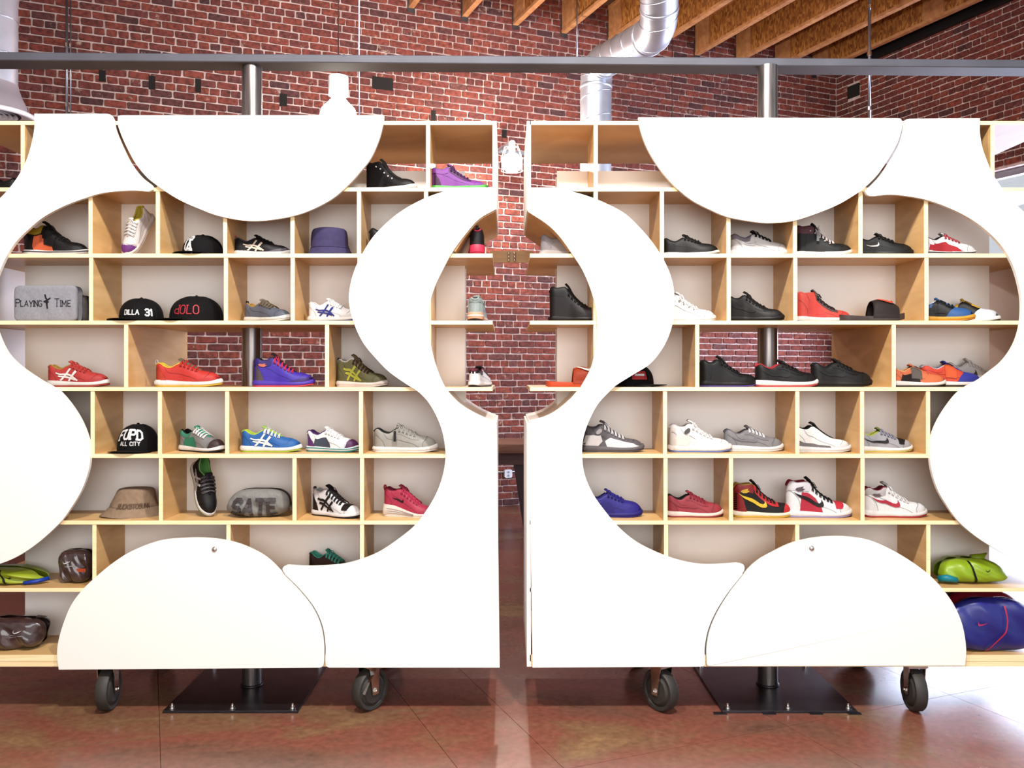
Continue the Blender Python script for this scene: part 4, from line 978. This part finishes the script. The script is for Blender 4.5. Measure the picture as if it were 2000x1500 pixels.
sneaker('brick red low sneaker with cream sole', 1301, 1410, 5, 'low', (176, 60, 72), (250, 232, 222), out=(170, 44, 64), lining=(44, 24, 26), lace=(150, 36, 56), tongue=(160, 40, 56), patches=[('toe_cap', (180, 64, 74)), ('eyestay', (166, 52, 64))], logos=[('swoosh', (168, 54, 66))], topk=1.05)
sneaker('black and red high-top with yellow check mark and yellow sole', 1431, 1547, 5, 'high', (44, 26, 26), (250, 236, 214), out=(244, 196, 46), lining=(200, 160, 70), lace=(40, 24, 26), patches=[('ankle_panel', (140, 26, 30)), ('toe_cap', (214, 44, 46)), ('eyestay', (210, 44, 48)), ('heel_counter', (150, 26, 32))], logos=[('swoosh', (250, 210, 50)), ('emblem', (226, 180, 50))], topk=.97)
sneaker('white, red and black high-top with black laces, beside the yellow-marked one', 1535, 1661, 5, 'high', (246, 244, 246), (246, 242, 244), out=(176, 168, 226), lining=(130, 26, 44), tongue=(36, 30, 34), lace=(34, 28, 34), patches=[('quarter_panel', (206, 46, 70)), ('vamp', (220, 48, 70)), ('ankle_panel', (226, 222, 226))], logos=[('swoosh', (64, 26, 36)), ('emblem', (100, 80, 90))], piping=(160, 34, 54), topk=.97)
sneaker('white mid sneaker with red check mark and red outsole', 1680, 1812, 5, 'mid', (250, 246, 246), (246, 240, 238), out=(200, 40, 58), lining=(130, 24, 46), tongue=(210, 206, 208), lace=(240, 236, 236), patches=[('ankle_panel', (206, 198, 196)), ('toe_cap', (250, 248, 248))], logos=[('swoosh', (206, 42, 64)), ('emblem', (110, 90, 90))], topk=.98, L=.30)
# row G
sneaker('dark brown and teal runner peeking over the left crescent foot', 603, 700, 6, 'low', (72, 50, 50), (230, 226, 224), lining=(88, 200, 176), tongue=(60, 150, 130), lace=(90, 206, 186), patches=[('heel_counter', (66, 44, 46))], topk=1.15, y=.22, hs=.13)
# shoes leaning on their toes
sneaker('white running shoe with yellow lining and purple toe, standing heel up', 240, 305, 1, 'low', (232, 224, 222), (236, 224, 216), out=(236, 226, 218), lining=(222, 196, 60), tongue=(226, 216, 210), lace=(246, 242, 238), patches=[('toe_cap', (126, 60, 146))], loc=(0, 0, 0), rot=(0, 0, 0), L=.245)
lean(bpy.data.objects[[o.name for o in bpy.data.objects if o.get('label', '').startswith('white running shoe with yellow lining')][0]], (-.30, -.42, -.86), (-.25, -.85, .4), XS(272, 4.24), .17, RZ[2]+HT)
sneaker('black running shoe with silver stripes and green toe edge, standing heel up', 355, 430, 5, 'low', (38, 32, 38), (226, 220, 218), out=(110, 190, 70), lining=(110, 180, 90), tongue=(60, 54, 60), lace=(100, 92, 98), logos=[('stripes', (214, 210, 212))], loc=(0, 0, 0), rot=(0, 0, 0), L=.275)
lean(bpy.data.objects[[o.name for o in bpy.data.objects if o.get('label', '').startswith('black running shoe with silver stripes')][0]], (.34, -.36, -.87), (.62, -.72, .3), XS(394, 4.24), .17, RZ[6]+HT)

# ------------------------------------------------------------------ stroke lettering
GL = {'P': [[(0, 0), (0, 1), (.45, 1), (.58, .9), (.58, .6), (.45, .5), (0, .5)]], 'L': [[(0, 1), (0, 0), (.5, 0)]], 'A': [[(0, 0), (.32, 1), (.64, 0)], [(.12, .35), (.52, .35)]],
      'Y': [[(0, 1), (.3, .5), (.6, 1)], [(.3, .5), (.3, 0)]], 'I': [[(0, 0), (0, 1)]], 'N': [[(0, 0), (0, 1), (.55, 0), (.55, 1)]], 'G': [[(.56, .85), (.4, 1), (.15, 1), (0, .8), (0, .2), (.15, 0), (.45, 0), (.56, .15), (.56, .45), (.34, .45)]],
      'T': [[(0, 1), (.6, 1)], [(.3, 1), (.3, 0)]], 'M': [[(0, 0), (0, 1), (.35, .3), (.7, 1), (.7, 0)]], 'E': [[(.5, 1), (0, 1), (0, 0), (.5, 0)], [(0, .5), (.4, .5)]],
      'D': [[(0, 0), (0, 1), (.35, 1), (.56, .8), (.56, .2), (.35, 0), (0, 0)]], 'O': [[(.16, 0), (0, .2), (0, .8), (.16, 1), (.44, 1), (.6, .8), (.6, .2), (.44, 0), (.16, 0)]],
      'F': [[(.5, 1), (0, 1), (0, 0)], [(0, .5), (.4, .5)]], 'U': [[(0, 1), (0, .2), (.15, 0), (.42, 0), (.57, .2), (.57, 1)]], 'C': [[(.55, .85), (.4, 1), (.15, 1), (0, .8), (0, .2), (.15, 0), (.4, 0), (.55, .15)]],
      'S': [[(.55, .88), (.42, 1), (.12, 1), (0, .85), (0, .62), (.12, .52), (.43, .48), (.55, .36), (.55, .14), (.42, 0), (.12, 0), (0, .12)]], 'K': [[(0, 0), (0, 1)], [(.5, 1), (.02, .45)], [(.15, .58), (.52, 0)]],
      '3': [[(0, .88), (.14, 1), (.42, 1), (.54, .85), (.54, .62), (.4, .52), (.2, .52)], [(.4, .52), (.56, .4), (.56, .14), (.42, 0), (.14, 0), (0, .12)]], '1': [[(0, .8), (.2, 1), (.2, 0)]],
      'd': [[(.58, 0), (.58, 1)], [(.58, .05), (.15, .05), (0, .18), (0, .42), (.15, .55), (.58, .55)]], '-': [[(0, .5), (.4, .5)]], ' ': []}
def text_strokes(txt, h, wd, gap=.22, serif=0, arch=0, small=None):
    """flat text -> list of polylines (u,v) centred, plus stroke half width"""
    x = 0; out = []
    for i, ch in enumerate(txt):
        g = GL[ch]; k = 1.0
        if small is not None and i not in small: k = .78
        w_ = max([p[0] for s in g for p in s], default=.3)
        for s in g:
            out.append([((x+p[0]*k), p[1]*k) for p in s])
            if serif:
                for p, q in ((s[0], s[1]), (s[-1], s[-2])):
                    if abs(p[0]-q[0]) < .2 and abs(p[1]-q[1]) > .2: out.append([(x+p[0]*k-serif, p[1]*k), (x+p[0]*k+serif, p[1]*k)])
        x += (w_*k+gap)
    x -= gap
    return [[((p[0]-x/2)*h, (p[1])*h+arch*(1-((p[0]-x/2)/(x/2))**2)*h) for p in s] for s in out], wd*h
def text_obj(name, parent, strokes, hw, fn, m):
    bm = bmesh.new(); lift = 0
    for s in strokes:
        for a, b in zip(s, s[1:]):
            a = np.array(a); b = np.array(b); d = b-a; l = np.linalg.norm(d)
            if l < 1e-6: continue
            d = d/l; n = np.array([-d[1], d[0]])*hw; a2 = a-d*hw*.7; b2 = b+d*hw*.7; k = max(1, int(l/.012)); lift = (lift+.00013) % .0006
            rows = []
            for i in range(k+1):
                c = a2+(b2-a2)*i/k; rows.append([fn(*(c+n), lift), fn(*(c-n), lift)])
            grid_mesh(bm, rows)
    return obj(name, bm, m, parent)

# ------------------------------------------------------------------ caps and hats
def cap(label, px0, px1, pyt, row, face, col=(24, 20, 24), ext=.068, y=.14, texts=(), z=None, flat=1.0, brim_droop=.012, bf=None):
    d = DC+y; Rw = abs(px1-px0)/F*d/2; H = ZS(pyt, d)-((RZ[row+1]+HT))-.004
    t = thing('baseball_cap', label, 'cap', (XS((px0+px1)/2, d), y, RZ[row+1]+HT), (0, 0, 0), 'caps and hats on the shelves')
    m = mat(dim(col), .85, name='cap_cloth', var=.15, scale=80); m.node_tree.nodes['Principled BSDF'].inputs['Specular IOR Level'].default_value = .2
    def cs(th, s_, off=0):
        r = Rw*max(0, 1-s_**2.7)**.42+off; return (r*math.cos(th), r*math.sin(th)*1.05, .004+H*s_+off*.6)
    S_ = np.sin(np.linspace(0, PI/2, 12)); bm = bmesh.new()
    n = 40; rows = [[cs(2*PI*k/n, s_) for k in range(n+1)] for s_ in S_]
    grid_mesh(bm, rows); bmesh.ops.remove_doubles(bm, verts=bm.verts, dist=.0004); obj('crown', bm, m, t, True)
    bm = bmesh.new()
    bf = face if bf is None else bf
    for k in range(6):
        th = bf+PI/6+k*PI/3; tube(bm, [cs(th, s_, .0008) for s_ in S_[:-1]], .0008, 4)
    obj('seams', bm, smat([min(255, c+14) for c in col]), t)
    bm = bmesh.new(); lathe(bm, [(.0001, H+.010), (.006, H+.008), (.008, H+.002)], 12, cap=False); obj('button', bm, m, t, True)
    # brim
    bm = bmesh.new(); rows = []
    for a in np.linspace(-1.05, 1.05, 17):
        row_ = []
        for q in np.linspace(0, 1, 6):
            r = Rw*.97+q*ext*max(0, math.cos(a*1.42))**.45; lat = math.sin(a)
            row_.append((r*math.cos(bf+a), r*math.sin(bf+a), .013-brim_droop*lat*lat*1.0-.001*q))
        rows.append(row_)
    grid_mesh(bm, rows); bmesh.ops.remove_doubles(bm, verts=bm.verts, dist=.0003)
    bmesh.ops.solidify(bm, geom=bm.faces[:], thickness=.003); obj('brim', bm, m, t, True)
    for (st, hw), col2, u0, v0 in texts:
        def fn(u, v, l_):
            th = face+(u+u0)/Rw; s_ = min(.98, max(.02, (v+v0)/H)); return cs(th, s_, .0022+l_)
        text_obj('lettering', t, st, hw, fn, smat(col2))
    return t
CF = -PI/2
cap('black cap with interlocked white letters, upper left cell', 358, 435, 460, 1, CF-.25, texts=[((lambda a: a)(text_strokes('A', .055, .10)), (244, 240, 240), -.012, .006), (text_strokes('C', .075, .07), (244, 240, 240), -.018, -.0+.012), (text_strokes('-', .05, .12), (244, 240, 240), -.010, .045)])
cap('black cap with white four-letter lettering and a number, left of the red-lettered cap', 236, 317, 583, 2, CF-.45, texts=[(text_strokes('DILLA', .022, .10, .24), (244, 240, 240), .040, .026), (text_strokes('31', .030, .13, .2), (236, 232, 236), .118, .022)])
cap('black cap with red lettering, right of the white-lettered cap', 334, 434, 579, 2, CF-.05, texts=[(text_strokes('dOLO', .040, .06, .24, .1), (206, 48, 62), .0, .028)], ext=.075, brim_droop=.0, bf=CF-1.2)
cap('black cap with white block letters FUPD above ALL CITY', 232, 308, 828, 4, CF-.12, texts=[(text_strokes('FUPD', .042, .11, .24, .10, .16), (244, 240, 242), .008, .054), (text_strokes('ALL CITY', .017, .11, .28), (244, 240, 242), .010, .030)])
cap('black cap with a red and white label, beside the right crescent', 1196, 1276, 711, 3, CF+.3, ext=.07, texts=[(([[(-.024, .0), (.024, .0)]], .020), (206, 46, 50), -.01, .05), (([[(-.022, 0), (.022, 0)]], .005), (240, 236, 234), -.01, .052)], bf=CF+1.0)
def bucket(label, px0, px1, pyt, row, prof, col, y=.15, tilt=(0, 0, 0), txt=None, asym=0):
    d = DC+y; w_ = abs(px1-px0)/F*d/2; H = ZS(pyt, d)-(RZ[row+1]+HT)
    t = thing('bucket_hat', label, 'hat', (XS((px0+px1)/2, d), y, RZ[row+1]+HT), tilt, 'caps and hats on the shelves')
    m = mat(dim(col), .85, name='hat_cloth', var=.14, scale=50, bump=.2)
    def sf(th, k):
        k = min(max(k, 0), len(prof)-1.001); i = int(k); f = k-i; r = prof[i][0]*(1-f)+prof[i+1][0]*f; z = prof[i][1]*(1-f)+prof[i+1][1]*f
        wv = 1+.035*math.sin(3*th+1)*(z < .4)+.02*math.sin(7*th)*(z < .2)
        return (r*w_*math.cos(th)*wv+asym*z*w_, r*w_*.85*math.sin(th)*wv, z*H+.004*math.sin(2*th)*(z < .1)+.002)
    sp = catmull(prof, 4); prof = sp
    bm = bmesh.new(); n = 44
    grid_mesh(bm, [[sf(2*PI*k/n, i) for k in range(n+1)] for i in range(len(prof))]); bmesh.ops.remove_doubles(bm, verts=bm.verts, dist=.0004)
    obj('hat_body', bm, m, t, True)
    kk = next(i for i, p in enumerate(prof) if p[1] > .30)
    bm = bmesh.new(); tube(bm, [tuple(np.array(sf(2*PI*k/n, kk))*np.array([1.006, 1.006, 1])) for k in range(n)], .0014, 5, closed=True); obj('stitched_seam', bm, smat([c*.85 for c in col]), t, True)
    if txt:
        (st, hw), c2, u0, v0 = txt
        zz = [p[1] for p in prof]
        def fn(u, v, l_):
            k = float(np.interp((v+v0)/H, zz, range(len(zz)))); p = np.array(sf(CF+(u+u0)/(w_*.7), k)); n_ = np.array([math.cos(CF), math.sin(CF), .2]); return tuple(p+n_*(.0055+l_))
        text_obj('lettering', t, st, hw, fn, smat(c2))
    return t
bucket('navy blue bucket hat in the row below the top half-disc', 597, 690, 447, 1, [(1.0, 0), (.93, .08), (.82, .28), (.79, .36), (.76, .7), (.72, .88), (.62, .97), (.3, 1.0), (.001, 1.0)], (54, 44, 96))
bucket('khaki tan bucket hat with embroidered letters, lower left', 197, 318, 953, 5, [(1.0, 0), (.92, .10), (.74, .34), (.72, .40), (.62, .75), (.56, .93), (.45, .99), (.2, 1.0), (.001, 1.0)], (168, 138, 110), y=.17, asym=.16, txt=(text_strokes('SUCKSTOSUNK', .020, .08, .14), (104, 78, 60), .040, .042))

# ------------------------------------------------------------------ slides
def slide(label, px0, px1, row, col, dark, mark=None, y=.13, dirn=1, yaw=0, L=None, h=.30):
    d = DC+y; L = L or abs(px1-px0)/F*d; s = Shoe('low', L, .085, .075, .175, 1, .05)
    t = thing('slide_sandal', label, 'sandal', (XS((px0+px1)/2, d), y, RZ[row+1]+HT), (0, 0, yaw), 'shoes displayed on the shelves')
    T = (1-np.cos(np.linspace(0, PI, 30)))/2
    def ring(k, zf):
        w_ = s.w(T)*k; a = [((x-.5)*L, -q*L, zf(x)*L) for x, q in zip(T, w_)]; b = [((x-.5)*L, q*L, zf(x)*L) for x, q in zip(T[::-1], w_[::-1])]
        return a+b[1:-1]
    zb = lambda x: float(s.zb(x)); bm = bmesh.new()
    V = [[bm.verts.new(p) for p in r] for r in (ring(.97, zb), ring(1.04, lambda x: zb(x)+.03), ring(1.0, lambda x: zb(x)*.8+.10-.02*math.sin(x*PI)), ring(.9, lambda x: zb(x)*.8+.085-.02*math.sin(x*PI)))]
    k = len(V[0])
    for a, b in zip(V, V[1:]):
        for i in range(k): bm.faces.new((a[i], a[(i+1) % k], b[(i+1) % k], b[i]))
    bm.faces.new(V[0]); bm.faces.new(V[-1]); o = obj('footbed', bm, smat(col), t); autosmooth(o, 45)
    def st(x, a, off=0):  # arch over the foot
        hh = h*(1-((x-.60)/.33)**2*.55)+off; w_ = float(s.w(x))*1.05+off
        return ((x-.5+.02*math.sin(a))*L, -w_*math.cos(a)*L*(1 if True else 1), (.05+hh*max(0, math.sin(a))**.75)*L)
    bm = bmesh.new(); grid_mesh(bm, [[st(x, a) for a in np.linspace(0, PI, 21)] for x in np.linspace(.46, .86, 10)])
    bmesh.ops.solidify(bm, geom=bm.faces[:], thickness=-.006); obj('strap', bm, smat(col), t, True)
    if mark:
        bm = bmesh.new(); P = [(.50+(x-.07)*.55, .30+y_*.75) for x, y_ in SWOOSH]
        r = delaunay_2d_cdt([Vector(p) for p in P], [(i, (i+1) % len(P)) for i in range(len(P))], [], 1, 1e-6)
        V = [bm.verts.new(st(v[0], v[1]*PI/2*.95, .026)) for v in r[0]]
        for f in r[2]: bm.faces.new([V[i] for i in f])
        obj('side_mark', bm, smat(mark), t, True)
    return t
slide('bright orange slide sandal with a white mark, right of the gap', 1066, 1178, 3, (222, 82, 40), (180, 60, 30), mark=(246, 230, 216), y=.12)
slide('dark grey slide sandal with a red mark beside the bright red high-top', 1624, 1782, 2, (82, 70, 68), (40, 30, 30), mark=(222, 80, 54), y=.10, L=.31)

# ------------------------------------------------------------------ folded clothes and packs
def blobf(sx, sy, sz, n, wr, seed, lean=0, top=None):
    r = random.Random(seed); ph = [(r.uniform(2, 9), r.uniform(1.5, 6), r.uniform(0, 6), r.uniform(.3, 1)) for _ in range(6)]+[(r.uniform(9, 20), r.uniform(6, 15), r.uniform(0, 6), r.uniform(.08, .2)) for _ in range(5)]
    def f(x, z, front=-1, off=0):
        a = min(.999, abs(x/sx)**n+abs((z-sz)/sz)**n); yy = sy*(1-a)**(1/n)+off
        wv = sum(a_*math.sin(fx*x/sx*1.2+fz*z/sz*.9+p) for fx, fz, p, a_ in ph)*wr
        tt = top(z/(2*sz)) if top else (1, 0)
        return (x*tt[0]+tt[1], front*(yy+wv)+lean*z, z)
    return f
def garment(name, label, cat, px0, px1, pyt, row, sy, col, y, n=4, wr=.0015, seed=1, lean=0, rough=.85, zext=0, bump=.3, rotz=0, top=None, group=None, tr=None):
    d = DC+y; sx = abs(px1-px0)/F*d/2; z0 = (RZ[row+1]+HT) if row < 7 else ZB1; sz = (ZS(pyt, d)-z0)/2
    t = thing(name, label, cat, (XS((px0+px1)/2, d), y, z0), (0, 0, rotz), group)
    f = blobf(sx, sy, sz, n, wr, seed, lean, top); bm = bmesh.new()
    m = tr or mat(dim(col), rough, name='cloth', var=.10, scale=90 if rough > .7 else 12, bump=bump)
    us = np.sin(np.linspace(-PI/2, PI/2, 60)); vs = np.sin(np.linspace(-PI/2, PI/2, 40))
    for fr in (-1, 1):
        rows = []
        for v in vs:
            z = sz+sz*v*.999; hw = sx*max(0, 1-abs(v*.999)**n)**(1/n)
            rows.append([f(hw*u*.999, z, fr) for u in us])
        grid_mesh(bm, rows)
    bmesh.ops.remove_doubles(bm, verts=bm.verts, dist=.0008)
    obj('folded_body', bm, m, t, True)
    return t, f, sx, sz
GY = (172, 172, 182)
t, f, sx, sz = garment('folded_shirt', 'heather grey folded shirt printed PLAYING TIME, left end of its shelf', 'shirt', 33, 157, 558, 2, .035, GY, .12, 9, .0006, 3)
fr = lambda f, dz=0, dx=0, lift=.0016: (lambda u, v, l_: f(u+dx, v+dz, -1, lift+l_))
text_obj('lettering', t, *text_strokes('PLAYING', .034, .05, .15, .07, 0, (0,)), fr(f, sz*.84, -.076), smat((60, 52, 66)))
text_obj('lettering', t, *text_strokes('TIME', .036, .045, .20, .07, 0, (0,)), fr(f, sz*.84, .086), smat((60, 52, 66)))
text_obj('figure_print', t, [[(-.008, .06), (-.004, .045), (.003, .035), (.0, .02), (.004, -.004)], [(-.012, .028), (.003, .034), (.016, .044)], [(.002, .03), (.002, .012)], [(-.008, .026), (.008, .026)]], .0035, fr(f, sz*.78, .010), smat((60, 52, 66)))
garment('folded_shirt', 'dark grey folded cloth behind the heather grey shirt', 'shirt', 140, 175, 577, 2, .05, (112, 106, 112), .22, 5, .001, 5)
t, f, sx, sz = garment('folded_sweatshirt', 'grey folded sweatshirt with large dark letters, lower left', 'sweatshirt', 437, 571, 953, 5, .075, (150, 148, 144), .14, 3.0, .0035, 8, top=lambda q: (1-.22*q, .018*q))
text_obj('lettering', t, *text_strokes('SATE', .075, .12, .22), fr(f, .014, -.006, .010), smat((84, 76, 78)))
def band(t, f, sx, sz, x0, name='strap', col=(30, 26, 30), curve=.02, w_=.006):
    bm = bmesh.new(); rows = []
    for k in range(17):
        z = sz*2*(.04+.92*k/16); x = x0+curve*math.sin(k/16*PI/2)
        rows.append([f(x-w_, z, -1, .006), f(x+w_, z, -1, .006)])
    grid_mesh(bm, rows); obj(name, bm, smat(col), t, True)
def swoosh_on(t, f, cx, cz, s_, col, lift=.006):
    P = [((x-.3)*s_+cx, (y-.48)*s_*.45+cz) for x, y in SWOOSH]; P = [(2*cx-x, z) for x, z in P] if False else P
    bm = bmesh.new(); r = delaunay_2d_cdt([Vector(p) for p in P], [(i, (i+1) % len(P)) for i in range(len(P))], [], 1, 1e-7)
    V = [bm.verts.new(f(v[0], v[1], -1, lift)) for v in r[0]]
    for q in r[2]: bm.faces.new([V[i] for i in q])
    obj('chest_mark', bm, smat(col), t)
def swoosh_up(t, f, cx, cz, s_, col, lift=.011):  # hook at left, tail rising to the right
    P = [(-(x-.3)*s_+cx, (y-.48)*s_*.45+cz) for x, y in SWOOSH]
    bm = bmesh.new(); r = delaunay_2d_cdt([Vector(p) for p in P], [(i, (i+1) % len(P)) for i in range(len(P))], [], 1, 1e-7)
    V = [bm.verts.new(f(v[0], v[1], -1, lift)) for v in r[0]]
    for q in r[2]: bm.faces.new([V[i] for i in q])
    obj('chest_mark', bm, smat(col), t)
NEON = (186, 206, 48)
t, f, sx, sz = garment('folded_jacket', 'yellow-green folded jacket with a black cord, lower left shelf', 'jacket', -66, 108, 1106, 6, .10, NEON, .13, 3.0, .004, 12, rough=.4, top=lambda q: (1-.34*q, -.05*q))
band(t, f, sx, sz, .085-.05, curve=.025); swoosh_up(t, f, .095, sz*1.1, .085, (60, 70, 20))
bm = bmesh.new(); tube(bm, [(sx*.50, -.085, .011), (sx*.75, -.07, .016), (sx*.93, -.03, .022)], [.008, .010, .010], 10); obj('blue_lining', bm, smat((30, 70, 190), .4), t, True)
t, f, sx, sz = garment('folded_jacket', 'yellow-green folded jacket with teal lining, lower right shelf', 'jacket', 1822, 1972, 1088, 6, .10, (176, 214, 40), .15, 3.0, .004, 15, rough=.4, top=lambda q: (1-.34*q, -.03*q))
band(t, f, sx, sz, -.02, curve=-.012); swoosh_up(t, f, .055, sz*1.25, .075, (60, 80, 20))
bm = bmesh.new(); tube(bm, [(-sx*1.02, -.06, .022), (-sx*.85, -.085, .030), (-sx*.62, -.092, .022)], [.015, .018, .012], 10); obj('teal_lining', bm, smat((24, 150, 170), .4), t, True)
bm = bmesh.new(); tube(bm, [(.0, .0, sz*1.9), (.05, .0, sz*2.0), (.075, .0, sz*2.35)], [.02, .018, .003], 8); obj('collar_corner', bm, smat((160, 190, 30), .4), t, True)
BAG = mat((58, 42, 42), .18, name='dark_plastic_film', var=.35, scale=14, bump=.8, coat=.5)
t, f, sx, sz = garment('packaged_shirt', 'dark plastic pack with white mark beside the yellow-green jacket', 'pack', 120, 184, 1072, 6, .06, (58, 42, 42), .13, 4.0, .004, 21, tr=BAG, top=lambda q: (.82+.18*min(1, q*1.6), 0))
swoosh_up(t, f, -.018, sz*1.35, .075, (225, 220, 222)); text_obj('lettering', t, [[(-.03, 0), (.02, 0)], [(-.03, -.006), (-.005, -.006)]], .0012, fr(f, sz*1.12, 0, .006), smat((190, 180, 182)))
bm = bmesh.new(); box(bm, sx*.3, sx*.85, -.062, -.058, sz*.75, sz*.95); obj('orange_sticker', bm, smat((214, 84, 40)), t)
t, f, sx, sz = garment('packaged_shirt', 'large dark plastic pack with a folded top on the bottom left shelf', 'pack', -70, 86, 1204, 7, .075, (58, 42, 42), .12, 3.8, .005, 27, tr=BAG, top=lambda q: (1, .03*q))
swoosh_up(t, f, .09, sz*1.30, .085, (225, 220, 222)); text_obj('lettering', t, [[(.055, 0), (.12, 0)], [(.055, -.008), (.085, -.008)]], .0012, fr(f, sz*1.05, 0, .006), smat((190, 180, 182)))
bm = bmesh.new(); box(bm, sx*.62, sx*.82, -.068, -.062, sz*.85, sz*1.02); obj('orange_sticker', bm, smat((214, 84, 40)), t)
bm = bmesh.new(); V = [bm.verts.new(q) for q in ((sx*.2, -.04, sz*1.7), (sx*1.1, -.03, sz*2.05), (sx*1.18, -.03, sz*2.15), (sx*.9, -.02, sz*2.18), (sx*.85, -.02, sz*2.02))]; bm.faces.new(V); bmesh.ops.solidify(bm, geom=bm.faces[:], thickness=.004); obj('folded_flap', bm, BAG, t)
NB = (44, 48, 150)
t, f, sx, sz = garment('puffer_jacket', 'red quilted jacket on top of the blue one, bottom right shelf', 'jacket', 1830, 1992, 1150, 7, .08, (160, 26, 44), .285-.08, 3, .005, 31, rough=.35, top=lambda q: (1-.12*q, 0))
t, f, sx, sz = garment('puffer_jacket', 'royal blue quilted jacket with a pink zip, bottom right shelf', 'jacket', 1835, 2040, 1166, 7, .06, NB, .075, 2.6, .005, 33, rough=.35, top=lambda q: (1-.2*q, -.01*q))
bm = bmesh.new(); rows = []
for k in range(31):
    q = k/30; z = sz*2*(.03+.86*(1-q)); x = .045-.105*q**1.6+.02*math.sin(q*PI); rows.append([f(x-.004, z, -1, .014), f(x+.004, z, -1, .014)])
grid_mesh(bm, rows); obj('zip', bm, smat((236, 50, 100)), t, True); swoosh_up(t, f, -.085, sz*1.12, .10, (226, 60, 110), .016)
